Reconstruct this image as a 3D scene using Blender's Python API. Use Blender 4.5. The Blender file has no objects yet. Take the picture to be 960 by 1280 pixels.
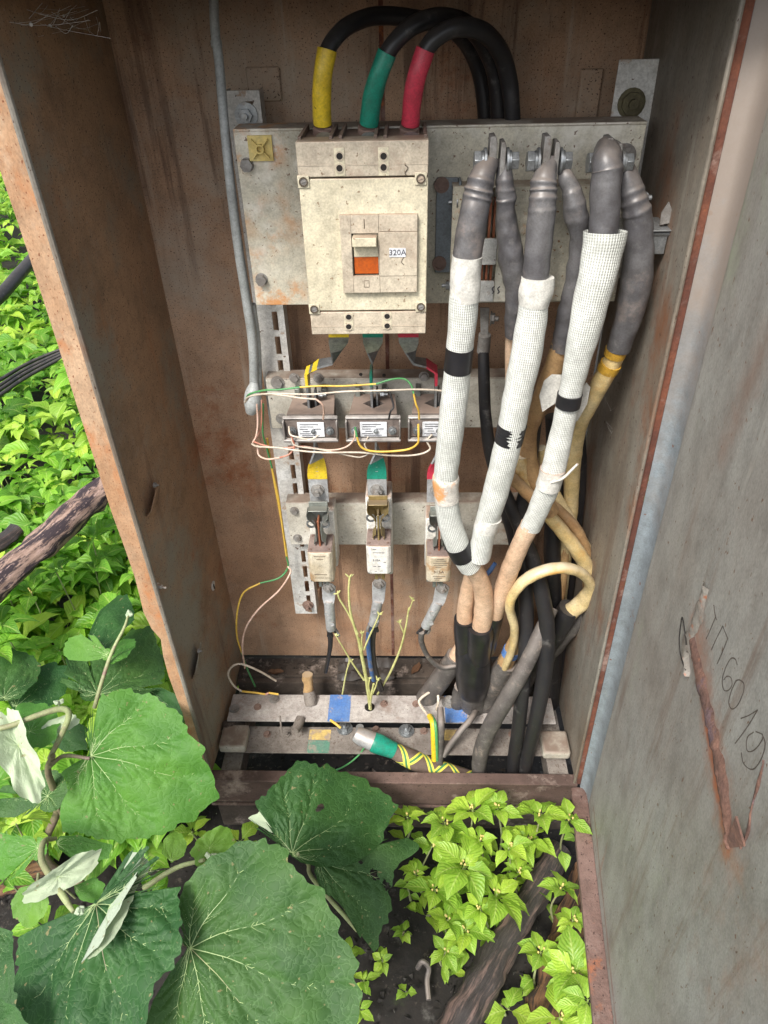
import bpy, math, random
import numpy as np
from mathutils import Vector, Matrix, noise
random.seed(7); np.random.seed(7)
S = bpy.context.scene; C = S.collection
PI = math.pi
# ---------------- camera ----------------
F = 880.0; CAMZ = 1.5
_D = np.array([30, 1150, F]); _D = _D/np.linalg.norm(_D)
_X = np.array([26600, 0, -F]); _X = _X/np.linalg.norm(_X); _X = _X-_D*(_D@_X); _X = _X/np.linalg.norm(_X)
_Y = np.cross(_D, _X)
if _Y[2] < 0: _Y = -_Y
R = np.stack([_X, _Y, -_D])
cd = bpy.data.cameras.new('camera'); cam = bpy.data.objects.new('camera', cd); C.objects.link(cam); S.camera = cam
cd.sensor_fit = 'VERTICAL'; cd.sensor_height = 36; cd.lens = F/1280*36; cd.clip_start = .02; cd.clip_end = 500
M3 = Matrix([[R[i][0], -R[i][1], -R[i][2]] for i in range(3)])
cam.matrix_world = Matrix.Translation((0, 0, CAMZ)) @ M3.to_4x4()
# ---------------- world, sun, exposure ----------------
SUN_EL, SUN_AZ = math.radians(52), math.radians(-30)      # azimuth measured from -Y towards -X when negative
w = bpy.data.worlds.new('World'); S.world = w; w.use_nodes = True
nt = w.node_tree; sky = nt.nodes.new('ShaderNodeTexSky'); sky.sky_type = 'NISHITA'; sky.sun_disc = False
sky.sun_elevation = SUN_EL
sv = Vector((math.sin(SUN_AZ)*math.cos(SUN_EL), -math.cos(SUN_AZ)*math.cos(SUN_EL), math.sin(SUN_EL)))
sky.sun_rotation = math.atan2(sv.x, sv.y)
sky.air_density = 1.0; sky.dust_density = 3.0; sky.ozone_density = .6
bw = nt.nodes.new('ShaderNodeRGBToBW'); nt.links.new(sky.outputs[0], bw.inputs[0]); ov = nt.nodes.new('ShaderNodeMix'); ov.data_type = 'RGBA'; ov.inputs[0].default_value = .6; nt.links.new(sky.outputs[0], ov.inputs[6]); nt.links.new(bw.outputs[0], ov.inputs[7]); nt.links.new(ov.outputs[2], nt.nodes['Background'].inputs[0]); nt.nodes['Background'].inputs[1].default_value = .10
sd = bpy.data.lights.new('sun', 'SUN'); sun = bpy.data.objects.new('sun', sd); C.objects.link(sun)
sd.energy = 1.5; sd.angle = math.radians(16); sd.color = (1, .96, .9)
sun.rotation_euler = sv.to_track_quat('Z', 'Y').to_euler(); sun.location = (0, 0, 5)
S.view_settings.view_transform = 'Standard'; S.view_settings.look = 'None'; S.view_settings.gamma = 1
S.view_settings.exposure = 1.6
# ---------------- placing: a point of the place seen along a line of sight, at a known distance or height ----------------
def ray(px, py): return R@np.array([px-480, py-640, F])
def P(px, py, y):
    r = ray(px, py); t = y/r[1]; return Vector((r[0]*t, y, CAMZ+r[2]*t))
def Pz(px, py, z):
    r = ray(px, py); t = (z-CAMZ)/r[2]; return Vector((r[0]*t, r[1]*t, z))
def Px(px, py, x):
    r = ray(px, py); t = x/r[0]; return Vector((x, r[1]*t, CAMZ+r[2]*t))
def sc(px, py, y): return y/ray(px, py)[1]       # metres per photo pixel at that point
# ---------------- materials ----------------
def lin(c): return tuple(((v/255)/12.92 if v/255 <= .04045 else ((v/255+.055)/1.055)**2.4) for v in c)+(1,)
MATS = {}
def mk(name, c1, c2=None, scale=8, lo=.35, hi=.65, rough=.6, metal=0, bump=.1, bscale=None, specks=None, rust=None, dust=None, drip=None, coord='Object', vec=(1, 1, 1), extra=None, sss=0, coat=0):
    m = bpy.data.materials.new(name); m.use_nodes = True; n = m.node_tree; N = n.nodes; L = n.links
    b = N['Principled BSDF']; b.inputs['Roughness'].default_value = rough; b.inputs['Metallic'].default_value = metal
    tc = N.new('ShaderNodeTexCoord'); mp = N.new('ShaderNodeMapping'); mp.inputs['Scale'].default_value = vec
    L.new(tc.outputs[coord], mp.inputs[0])
    def nz(scale, lo, hi, detail=6, rough=.6, off=0):
        t = N.new('ShaderNodeTexNoise'); t.noise_dimensions = '4D'; t.inputs['W'].default_value = off
        t.inputs['Scale'].default_value = scale; t.inputs['Detail'].default_value = detail; t.inputs['Roughness'].default_value = rough
        L.new(mp.outputs[0], t.inputs['Vector'])
        r = N.new('ShaderNodeMapRange'); r.inputs[1].default_value = lo; r.inputs[2].default_value = hi; r.interpolation_type = 'SMOOTHSTEP'
        L.new(t.outputs[0], r.inputs[0]); return r.outputs[0]
    def mix(fac, a, bb):
        x = N.new('ShaderNodeMix'); x.data_type = 'RGBA'
        if isinstance(fac, float): x.inputs[0].default_value = fac
        else: L.new(fac, x.inputs[0])
        for s, v in ((6, a), (7, bb)):
            if isinstance(v, tuple): x.inputs[s].default_value = v
            else: L.new(v, x.inputs[s])
        return x.outputs[2]
    c1 = lin(c1); col = mix(nz(scale, lo, hi), c1, lin(c2) if c2 else tuple(v*.8 for v in c1[:3])+(1,))
    col = mix(nz(scale*6, .35, .75, 6, .75, 3.1), col, mix(.4, col, (0.03, .022, .016, 1)))
    if bump and scale < 30:
        col = mix(nz(420, .35, .7, 2, .6, 9.7), col, mix(.22, col, (0.02, .015, .01, 1))); col = mix(nz(scale*2.5, .55, .8, 8, .7, 6.2), col, mix(.25, col, (.6, .57, .52, 1)))
    k = 11.
    for layer in (rust or []):
        cc, s, l, h = layer; k += 5; col = mix(nz(s, l-.02, h-.05, 9, .72, k), col, lin(cc))
    for layer in (specks or []):
        cc, s, l = layer; k += 5; col = mix(nz(s, l-.055, l-.02, 2.5, .6, k), col, lin(cc))
    for cc, l, h, am in (drip or []):                     # runs washed down the sheet
        q = N.new('ShaderNodeMapping'); q.inputs['Scale'].default_value = (26, 26, 1.6); L.new(tc.outputs['Object'], q.inputs[0]); t = N.new('ShaderNodeTexNoise'); t.noise_dimensions = '4D'; k += 3; t.inputs['W'].default_value = k; t.inputs['Scale'].default_value = 1.; t.inputs['Detail'].default_value = 7; t.inputs['Roughness'].default_value = .7; L.new(q.outputs[0], t.inputs['Vector'])
        r = N.new('ShaderNodeMapRange'); r.interpolation_type = 'SMOOTHSTEP'; r.inputs[1].default_value = l; r.inputs[2].default_value = h; r.inputs[4].default_value = am; L.new(t.outputs[0], r.inputs[0]); m5 = N.new('ShaderNodeMath'); m5.operation = 'MULTIPLY'; L.new(r.outputs[0], m5.inputs[0]); L.new(nz(2.2, .42, .6, 3, .5, k+40), m5.inputs[1]); col = mix(m5.outputs[0], col, lin(cc))
    if dust:                                              # dust settled on faces that look up
        g = N.new('ShaderNodeNewGeometry'); sx = N.new('ShaderNodeSeparateXYZ'); L.new(g.outputs['Normal'], sx.inputs[0])
        r = N.new('ShaderNodeMapRange'); r.inputs[1].default_value = .25; r.inputs[2].default_value = .95; L.new(sx.outputs[2], r.inputs[0])
        mm = N.new('ShaderNodeMath'); mm.operation = 'MULTIPLY'; L.new(r.outputs[0], mm.inputs[0]); L.new(nz(30, .2, .6, 4, .6, 77), mm.inputs[1])
        col = mix(mm.outputs[0], col, lin(dust))
    if extra: col = extra(N, L, mix, nz, mp, tc, col, b)
    L.new(col, b.inputs['Base Color'])
    if bump:
        t = N.new('ShaderNodeTexNoise'); t.inputs['Scale'].default_value = bscale or scale*8; t.inputs['Detail'].default_value = 5
        L.new(mp.outputs[0], t.inputs['Vector']); bp = N.new('ShaderNodeBump'); bp.inputs['Strength'].default_value = bump; bp.inputs['Distance'].default_value = .002
        L.new(t.outputs[0], bp.inputs['Height'])
        if not b.inputs['Normal'].is_linked: L.new(bp.outputs[0], b.inputs['Normal'])
    if coat: b.inputs['Coat Weight'].default_value = coat
    MATS[name] = m; return m
def M(n): return MATS[n]
BR = (112, 84, 66)
def two_tone(c, axis, a, bb, nlo=.0, amt=.25, scale=3):
    # a broad zone: colour changes along a world-fixed axis of the sheet with a ragged border
    def f(N, L, mix, nz, mp, tc, col, b):
        sx = N.new('ShaderNodeSeparateXYZ'); L.new(tc.outputs['Object'], sx.inputs[0])
        t = N.new('ShaderNodeTexNoise'); t.inputs['Scale'].default_value = scale; t.inputs['Detail'].default_value = 8; t.inputs['Roughness'].default_value = .65; L.new(tc.outputs['Object'], t.inputs['Vector'])
        m1 = N.new('ShaderNodeMath'); m1.operation = 'MULTIPLY_ADD'; L.new(t.outputs[0], m1.inputs[0]); m1.inputs[1].default_value = amt; L.new(sx.outputs[axis], m1.inputs[2])
        r = N.new('ShaderNodeMapRange'); r.interpolation_type = 'SMOOTHSTEP'; r.inputs[1].default_value = a+amt*.5; r.inputs[2].default_value = bb+amt*.5; L.new(m1.outputs[0], r.inputs[0])
        return mix(r.outputs[0], lin(c), col) if not nlo else mix(r.outputs[0], mix(.6, lin(c), col), col)
    return f
mk('back_brown', (198, 162, 132), (168, 130, 100), scale=3, lo=.3, hi=.7, rough=.75, bump=.25, bscale=200, specks=[((70, 50, 40), 420, .655), ((190, 170, 150), 220, .74)], rust=[((140, 84, 50), 4, .56, .72), ((168, 152, 134), 2.2, .52, .72)], drip=[((88, 64, 50), .50, .62, .8), ((186, 172, 154), .55, .68, .6), ((150, 96, 60), .6, .7, .7)], extra=two_tone((150, 138, 122), 2, -.2, .25, 1, .5))
mk('side_brown', (170, 134, 102), (142, 116, 90), scale=4, rough=.7, bump=.2, bscale=180, specks=[((64, 46, 36), 380, .67), ((165, 155, 145), 300, .76)], rust=[((146, 92, 58), 4, .54, .75), ((134, 130, 116), 2.5, .48, .66)], drip=[((84, 60, 46), .52, .66, .7), ((158, 110, 74), .58, .7, .6)])
mk('side_grey', (140, 136, 126), (118, 106, 92), scale=5, rough=.6, bump=.2, bscale=160, vec=(1, 1, .5), specks=[((72, 52, 40), 260, .69)], rust=[((122, 84, 60), 4.5, .52, .7)], drip=[((92, 66, 50), .5, .64, .8), ((160, 158, 148), .56, .7, .6)])
mk('blue_grey', (138, 148, 154), (122, 130, 134), scale=8, rough=.5, bump=.1, specks=[((104, 66, 48), 60, .71)])
def flange_age(N, L, mix, nz, mp, tc, col, b):
    sx = N.new('ShaderNodeSeparateXYZ'); L.new(tc.outputs['Object'], sx.inputs[0]); m1 = N.new('ShaderNodeMath'); m1.operation = 'MULTIPLY_ADD'; L.new(nz(5, .3, .7, 7, .7, 17), m1.inputs[0]); m1.inputs[1].default_value = .35; L.new(sx.outputs[2], m1.inputs[2])
    r = N.new('ShaderNodeMapRange'); r.inputs[1].default_value = 1.15; r.inputs[2].default_value = 1.5; r.inputs[4].default_value = .85; L.new(m1.outputs[0], r.inputs[0]); return mix(r.outputs[0], col, lin((142, 128, 116)))
mk('flange_blue', (138, 148, 154), (122, 130, 134), scale=8, rough=.5, bump=.1, specks=[((104, 66, 48), 60, .71)], rust=[((122, 84, 66), 9, .64, .72)], extra=flange_age)
mk('rust_dark', (122, 72, 52), (90, 52, 42), scale=14, rough=.85, bump=.6, bscale=160, rust=[((140, 116, 106), 10, .55, .7), ((156, 92, 54), 20, .6, .72)])
mk('rust_plum', (128, 104, 96), (104, 80, 72), scale=10, rough=.85, bump=.7, bscale=170, rust=[((142, 88, 60), 14, .58, .72)], specks=[((60, 42, 38), 160, .68)])
mk('rust_orange', (198, 166, 134), (178, 136, 100), scale=9, rough=.75, bump=.3, bscale=200, vec=(1, 1, .6), specks=[((120, 72, 46), 330, .67)], rust=[((176, 118, 76), 14, .52, .7), ((214, 196, 172), 7, .56, .75), ((150, 104, 70), 40, .6, .75)])
mk('sill_brown', (110, 88, 80), (82, 64, 57), scale=7, rough=.8, bump=.4, bscale=150, rust=[((140, 124, 114), 9, .55, .7)], specks=[((60, 46, 40), 180, .68)])
mk('zinc', (186, 190, 192), (150, 154, 156), scale=25, rough=.4, metal=.75, bump=.1, rust=[((150, 142, 132), 40, .55, .75)])
mk('zinc_dull', (158, 156, 152), (128, 122, 116), scale=40, rough=.6, metal=.35, bump=.2, rust=[((120, 98, 82), 50, .58, .75)])
mk('plate_cream', (208, 202, 182), (190, 184, 166), scale=9, rough=.55, bump=.15, bscale=140, dust=(150, 134, 118), specks=[((130, 96, 66), 190, .68)], rust=[((196, 140, 92), 16, .58, .72), ((224, 220, 206), 12, .5, .7)])
def rust_zone(N, L, mix, nz, mp, tc, col, b):
    sx = N.new('ShaderNodeSeparateXYZ'); L.new(tc.outputs['Object'], sx.inputs[0])
    r = N.new('ShaderNodeMapRange'); r.interpolation_type = 'SMOOTHSTEP'; r.inputs[1].default_value = -.125; r.inputs[2].default_value = -.17; L.new(sx.outputs[0], r.inputs[0])
    m1 = N.new('ShaderNodeMath'); m1.operation = 'MULTIPLY'; L.new(r.outputs[0], m1.inputs[0]); L.new(nz(28, .44, .58, 10, .75, 51), m1.inputs[1])
    m2 = N.new('ShaderNodeMath'); m2.operation = 'MULTIPLY'; L.new(m1.outputs[0], m2.inputs[0]); L.new(nz(9, .38, .5, 3, .5, 91), m2.inputs[1])
    return mix(m2.outputs[0], col, lin((196, 140, 88)))
mk('plate_rusty', (214, 208, 188), (196, 190, 170), scale=9, rough=.55, bump=.15, bscale=140, dust=(140, 124, 110), specks=[((120, 100, 84), 190, .7)], rust=[((222, 218, 206), 12, .5, .7)], extra=rust_zone)
mk('rail_white', (222, 222, 218), (200, 196, 188), scale=14, rough=.6, bump=.2, bscale=120, dust=(170, 160, 148), rust=[((164, 140, 118), 20, .6, .7)], specks=[((90, 70, 60), 120, .72)])
mk('cross_rail', (198, 194, 182), (178, 172, 158), scale=7, rough=.6, bump=.15, bscale=120, dust=(122, 106, 94), rust=[((146, 124, 104), 9, .56, .75), ((206, 202, 192), 8, .55, .75)], specks=[((90, 76, 66), 160, .71)])
mk('bar_alu', (196, 190, 184), (166, 158, 152), scale=22, rough=.6, metal=.1, bump=.3, bscale=180, specks=[((120, 108, 102), 190, .70)], rust=[((140, 124, 114), 18, .55, .75)])
mk('bar_dull', (140, 132, 124), (112, 104, 97), scale=18, rough=.7, bump=.3, bscale=180, specks=[((96, 84, 76), 190, .64)])
mk('bk_cream', (224, 216, 190), (212, 202, 174), scale=10, lo=.3, hi=.7, rough=.5, bump=.06, bscale=160, dust=(150, 130, 112), specks=[((140, 120, 96), 170, .71), ((120, 100, 80), 60, .76)], rust=[((192, 180, 154), 14, .56, .76)])
mk('bk_dusty', (210, 198, 176), (188, 174, 154), scale=12, rough=.55, bump=.08, bscale=160, dust=(150, 130, 112), specks=[((130, 110, 90), 170, .7)], rust=[((164, 146, 128), 18, .55, .75)])
mk('bk_back', (128, 110, 98), (104, 88, 78), scale=20, rough=.7, bump=.2, dust=(138, 118, 104))
mk('dark', (14, 13, 12), (26, 22, 20), scale=20, rough=.8)
mk('groove', (96, 84, 68), (78, 66, 54), scale=20, rough=.8)
mk('orange', (196, 96, 26), (178, 80, 18), scale=20, rough=.4, bump=.03)
mk('sticker', (226, 228, 230), (206, 208, 212), scale=20, rough=.4, bump=0)
mk('ink', (52, 54, 66), (60, 60, 70), scale=20, rough=.7, bump=0)
mk('pencil', (74, 66, 60), (88, 78, 70), scale=60, rough=.8, bump=0)
mk('black_cable', (30, 31, 35), (38, 38, 41), scale=14, rough=.38, bump=.05, dust=(70, 66, 62), rust=[((76, 72, 70), 22, .62, .8)])
mk('blackmatte', (26, 27, 31), (34, 34, 37), scale=14, rough=.5, bump=.12, dust=(64, 60, 57), rust=[((66, 62, 60), 30, .62, .78)])
mk('shrink', (102, 101, 102), (80, 79, 82), scale=14, rough=.4, bump=.35, bscale=45, dust=(128, 118, 110), rust=[((128, 118, 112), 16, .55, .78)])
mk('grey_cable', (98, 94, 90), (76, 72, 70), scale=25, rough=.6, bump=.3, dust=(132, 122, 114), rust=[((134, 122, 112), 30, .55, .72)])
mk('yel', (238, 206, 52), (228, 192, 40), scale=18, rough=.45, bump=.08, rust=[((214, 196, 120), 30, .62, .78)], specks=[((120, 100, 40), 90, .74)])
mk('grn', (26, 152, 126), (24, 136, 112), scale=18, rough=.45, bump=.08, rust=[((120, 170, 150), 30, .62, .78)])
mk('red', (216, 66, 88), (200, 52, 74), scale=18, rough=.45, bump=.08, rust=[((206, 130, 128), 30, .6, .78)])
mk('tape', (26, 27, 30), (38, 38, 42), scale=30, rough=.35, bump=.25, bscale=60)
mk('white_tape', (226, 224, 216), (208, 206, 198), scale=18, rough=.5, bump=.3, bscale=50, rust=[((184, 178, 168), 25, .58, .74)])
mk('stained_tape', (230, 226, 216), (220, 214, 204), scale=18, rough=.45, bump=.3, bscale=40, rust=[((206, 150, 98), 20, .5, .62)])
mk('peach', (226, 194, 164), (214, 178, 146), scale=12, rough=.5, bump=.15, bscale=60, dust=(196, 172, 148), rust=[((180, 140, 108), 16, .6, .76)])
mk('cream_core', (226, 206, 160), (208, 182, 124), scale=12, rough=.45, bump=.1, dust=(206, 194, 168), rust=[((190, 148, 82), 13, .54, .72)])
mk('tan_core', (190, 156, 110), (166, 130, 90), scale=12, rough=.5, bump=.1, dust=(170, 150, 124), rust=[((132, 98, 66), 16, .56, .74)])
mk('mustard', (208, 164, 54), (186, 144, 50), scale=20, rough=.5, bump=.2)
mk('pipe_grey', (190, 194, 192), (170, 174, 172), scale=16, rough=.5, bump=.1, rust=[((134, 124, 112), 24, .6, .76)])
mk('wire_pink', (222, 190, 172), (206, 172, 152), scale=30, rough=.5, bump=0)
mk('wire_red', (190, 118, 98), (206, 160, 140), scale=30, rough=.5, bump=0)
mk('wire_white', (214, 202, 184), (190, 176, 158), scale=30, rough=.5, bump=0)
mk('wire_yellow', (226, 190, 84), (214, 172, 70), scale=30, rough=.45, bump=0)
mk('wire_green', (70, 140, 84), (84, 150, 90), scale=30, rough=.45, bump=0)
mk('ct_body', (126, 114, 106), (106, 94, 88), scale=25, rough=.75, bump=.3, dust=(142, 124, 112), rust=[((90, 80, 74), 30, .58, .75)])
mk('clear_cover', (128, 124, 120), (104, 98, 94), scale=30, rough=.3, bump=.05, dust=(176, 170, 164))
mk('ceramic', (232, 230, 222), (220, 216, 206), scale=16, rough=.3, bump=.05, dust=(160, 136, 120), rust=[((200, 186, 164), 24, .62, .76)])
mk('fuse_dirty', (212, 202, 180), (190, 176, 150), scale=18, rough=.5, bump=.15, dust=(158, 134, 118), rust=[((160, 128, 92), 26, .52, .7)])
mk('fuse_top', (142, 124, 116), (120, 104, 98), scale=30, rough=.8, bump=.25)
mk('brass', (164, 146, 96), (140, 122, 78), scale=30, rough=.45, metal=.5, bump=.1, dust=(140, 124, 104))
mk('contact', (150, 156, 150), (128, 132, 126), scale=30, rough=.45, metal=.5, bump=.1, dust=(130, 130, 122))
mk('copper', (180, 116, 86), (156, 96, 72), scale=30, rough=.45, metal=.5, bump=.1)
mk('alu_lug', (198, 200, 200), (172, 172, 172), scale=30, rough=.5, metal=.45, bump=.2, dust=(168, 158, 150))
mk('lug_brown', (136, 112, 100), (116, 94, 84), scale=30, rough=.7, bump=.2)
mk('paint_blue', (74, 118, 182), (96, 130, 180), scale=40, rough=.7, bump=.2, rust=[((150, 140, 140), 60, .56, .68)])
mk('paint_yellow', (204, 176, 106), (180, 156, 104), scale=40, rough=.7, bump=.2, rust=[((150, 134, 118), 60, .5, .65)])
mk('paint_green', (84, 132, 112), (104, 130, 116), scale=40, rough=.7, bump=.2, rust=[((140, 130, 118), 60, .5, .65)])
mk('tie_yellow', (226, 206, 134), (214, 190, 112), scale=30, rough=.5, bump=.05)
mk('dirt', (78, 68, 60), (44, 38, 33), scale=14, rough=.95, bump=1, bscale=90, rust=[((126, 114, 106), 22, .55, .7)])
mk('soil', (36, 33, 31), (20, 19, 18), scale=9, rough=.95, bump=1, bscale=60, rust=[((70, 63, 56), 40, .6, .68), ((58, 66, 40), 5, .6, .75)], specks=[((150, 144, 136), 120, .76)])
mk('bolt_brass', (104, 98, 72), (80, 74, 54), scale=50, rough=.6, metal=.3, bump=.4)
mk('cobweb', (214, 210, 206), (190, 186, 182), scale=30, rough=.8, bump=0)
mk('wood_char', (58, 52, 50), (36, 33, 32), scale=10, rough=.6, bump=.7, bscale=22, coord='UV', vec=(30, 3, 1), rust=[((112, 92, 84), 3, .5, .7)])
mk('wood_log', (180, 152, 136), (136, 110, 96), scale=6, rough=.85, bump=.8, bscale=22, coord='UV', vec=(24, 4, 1), rust=[((52, 42, 46), 3.0, .48, .58), ((176, 150, 140), 7, .58, .68)])
mk('wood_brown', (126, 90, 60), (90, 62, 42), scale=5, rough=.85, bump=.8, bscale=18, coord='UV', vec=(30, 3, 1), rust=[((48, 36, 30), 4, .5, .6), ((156, 118, 80), 8, .58, .7)])
mk('stem_green', (160, 172, 120), (138, 140, 100), scale=20, rough=.6, bump=.1, rust=[((132, 104, 96), 16, .55, .75)])
mk('stem_purple', (120, 98, 92), (132, 128, 92), scale=20, rough=.6, bump=.15)
mk('twig', (206, 206, 140), (186, 184, 116), scale=40, rough=.6, bump=.05)
def leaf_mat(name, c1, c2, trans=.35, rough=.45, scale=14, under=None, veins=False, var=.25):
    m = bpy.data.materials.new(name); m.use_nodes = True; N = m.node_tree.nodes; L = m.node_tree.links; b = N['Principled BSDF']
    tc = N.new('ShaderNodeTexCoord'); t = N.new('ShaderNodeTexNoise'); t.inputs['Scale'].default_value = scale; t.inputs['Detail'].default_value = 6; L.new(tc.outputs['Object'], t.inputs[0])
    r = N.new('ShaderNodeMapRange'); r.inputs[1].default_value = .35; r.inputs[2].default_value = .68; L.new(t.outputs[0], r.inputs[0])
    x = N.new('ShaderNodeMix'); x.data_type = 'RGBA'; x.inputs[6].default_value = lin(c1); x.inputs[7].default_value = lin(c2); L.new(r.outputs[0], x.inputs[0]); col = x.outputs[2]
    oi = N.new('ShaderNodeObjectInfo'); at = N.new('ShaderNodeAttribute'); at.attribute_name = 'tint'
    ad = N.new('ShaderNodeMath'); L.new(oi.outputs['Random'], ad.inputs[0]); L.new(at.outputs['Fac'], ad.inputs[1])
    fr = N.new('ShaderNodeMath'); fr.operation = 'FRACT'; L.new(ad.outputs[0], fr.inputs[0])
    hs = N.new('ShaderNodeHueSaturation'); mv = N.new('ShaderNodeMapRange'); mv.inputs[3].default_value = 1-var; mv.inputs[4].default_value = 1+var; L.new(fr.outputs[0], mv.inputs[0]); L.new(mv.outputs[0], hs.inputs['Value'])
    mh = N.new('ShaderNodeMapRange'); mh.inputs[3].default_value = .512; mh.inputs[4].default_value = .485; L.new(fr.outputs[0], mh.inputs[0]); L.new(mh.outputs[0], hs.inputs['Hue'])
    L.new(col, hs.inputs['Color']); col = hs.outputs[0]
    if under:
        g = N.new('ShaderNodeNewGeometry'); y = N.new('ShaderNodeMix'); y.data_type = 'RGBA'; L.new(g.outputs['Backfacing'], y.inputs[0]); L.new(col, y.inputs[6]); y.inputs[7].default_value = lin(under); col = y.outputs[2]
    bp = N.new('ShaderNodeBump'); bp.inputs['Distance'].default_value = .0016; bp.inputs['Strength'].default_value = .26 if veins else .25
    if veins:                                        # net of fine veins, quilting between them
        v = N.new('ShaderNodeTexVoronoi'); v.feature = 'DISTANCE_TO_EDGE'; v.inputs['Scale'].default_value = 17; L.new(tc.outputs['UV'], v.inputs['Vector'])
        wv = N.new('ShaderNodeTexNoise'); wv.inputs['Scale'].default_value = 9; wv.inputs['Detail'].default_value = 3; L.new(tc.outputs['UV'], wv.inputs[0])
        vm = N.new('ShaderNodeMixRGB'); vm.blend_type = 'ADD'; vm.inputs[0].default_value = .12; L.new(tc.outputs['UV'], vm.inputs[1]); L.new(wv.outputs[1], vm.inputs[2]); L.new(vm.outputs[0], v.inputs['Vector'])
        q = N.new('ShaderNodeMapRange'); q.inputs[1].default_value = 0; q.inputs[2].default_value = .22; q.interpolation_type = 'SMOOTHSTEP'; L.new(v.outputs[0], q.inputs[0])
        v2 = N.new('ShaderNodeMapRange'); v2.inputs[1].default_value = 0; v2.inputs[2].default_value = .04; v2.inputs[3].default_value = .12; v2.inputs[4].default_value = 0; L.new(v.outputs[0], v2.inputs[0])
        z = N.new('ShaderNodeMix'); z.data_type = 'RGBA'; L.new(v2.outputs[0], z.inputs[0]); L.new(col, z.inputs[6]); z.inputs[7].default_value = lin((150, 190, 130)); col = z.outputs[2]
        sp = N.new('ShaderNodeTexNoise'); sp.inputs['Scale'].default_value = 90; sp.inputs['Detail'].default_value = 3; L.new(tc.outputs['Object'], sp.inputs[0])
        s1_ = N.new('ShaderNodeMapRange'); s1_.inputs[1].default_value = .68; s1_.inputs[2].default_value = .71; s1_.inputs[4].default_value = .7; L.new(sp.outputs[0], s1_.inputs[0])
        z = N.new('ShaderNodeMix'); z.data_type = 'RGBA'; L.new(s1_.outputs[0], z.inputs[0]); L.new(col, z.inputs[6]); z.inputs[7].default_value = lin((132, 122, 84)); col = z.outputs[2]
        sm = N.new('ShaderNodeMath'); sm.operation = 'ADD'; L.new(q.outputs[0], sm.inputs[0]); L.new(t.outputs[0], sm.inputs[1]); L.new(sm.outputs[0], bp.inputs['Height'])
    else:
        sx = N.new('ShaderNodeSeparateXYZ'); L.new(tc.outputs['UV'], sx.inputs[0])
        def ma(op, a, b_, c=None):
            q_ = N.new('ShaderNodeMath'); q_.operation = op
            for i_, v_ in enumerate((a, b_, c)):
                if v_ is None: continue
                if isinstance(v_, (int, float)): q_.inputs[i_].default_value = v_
                else: L.new(v_, q_.inputs[i_])
            return q_.outputs[0]
        ax = ma('ABSOLUTE', ma('SUBTRACT', sx.outputs[0], .5), 0)
        side = ma('SINE', ma('MULTIPLY', ma('SUBTRACT', sx.outputs[1], ma('MULTIPLY', ax, .75)), 46.), 0)      # side veins sweep forward from the midrib
        mr = N.new('ShaderNodeMapRange'); mr.inputs[1].default_value = .018; mr.inputs[2].default_value = .05; mr.inputs[3].default_value = .55; mr.inputs[4].default_value = 0; L.new(ax, mr.inputs[0])
        sr_ = N.new('ShaderNodeMapRange'); sr_.inputs[1].default_value = .86; sr_.inputs[2].default_value = 1; sr_.inputs[3].default_value = 0; sr_.inputs[4].default_value = .22; L.new(side, sr_.inputs[0])
        z = N.new('ShaderNodeMix'); z.data_type = 'RGBA'; L.new(ma('MAXIMUM', mr.outputs[0], sr_.outputs[0]), z.inputs[0]); L.new(col, z.inputs[6]); z.inputs[7].default_value = lin((206, 226, 130)); col = z.outputs[2]
        L.new(ma('SUBTRACT', 0, side), bp.inputs['Height'])
    L.new(bp.outputs[0], b.inputs['Normal']); L.new(col, b.inputs['Base Color']); b.inputs['Roughness'].default_value = rough; b.inputs['Specular IOR Level'].default_value = .3 if veins else .45
    tr = N.new('ShaderNodeBsdfTranslucent'); L.new(col, tr.inputs[0]); L.new(bp.outputs[0], tr.inputs['Normal'])
    ms = N.new('ShaderNodeMixShader'); ms.inputs[0].default_value = trans; L.new(b.outputs[0], ms.inputs[1]); L.new(tr.outputs[0], ms.inputs[2]); L.new(ms.outputs[0], N['Material Output'].inputs[0])
    MATS[name] = m
leaf_mat('burdock', (70, 118, 44), (88, 136, 52), .25, .58, under=(176, 192, 164), veins=True, var=.14)
leaf_mat('burdock_dark', (42, 78, 37), (56, 94, 42), .2, .6, under=(176, 192, 164), veins=True, var=.1)
leaf_mat('burdock_pale', (186, 198, 170), (168, 184, 152), .2, .7, under=(190, 202, 180), veins=True, var=.05)
leaf_mat('burdock_young', (100, 146, 52), (84, 130, 50), .3, .45, under=(180, 196, 160), veins=True, var=.08)
leaf_mat('lime', (172, 206, 78), (146, 190, 62), .45, .4, var=.22)
leaf_mat('bush', (136, 190, 62), (106, 166, 54), .5, .42, var=.42)
leaf_mat('vein', (164, 186, 134), (150, 170, 124), .1, .5, var=.05)
leaf_mat('midrib', (146, 130, 110), (166, 176, 128), .1, .5, scale=20, var=.05)
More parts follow.
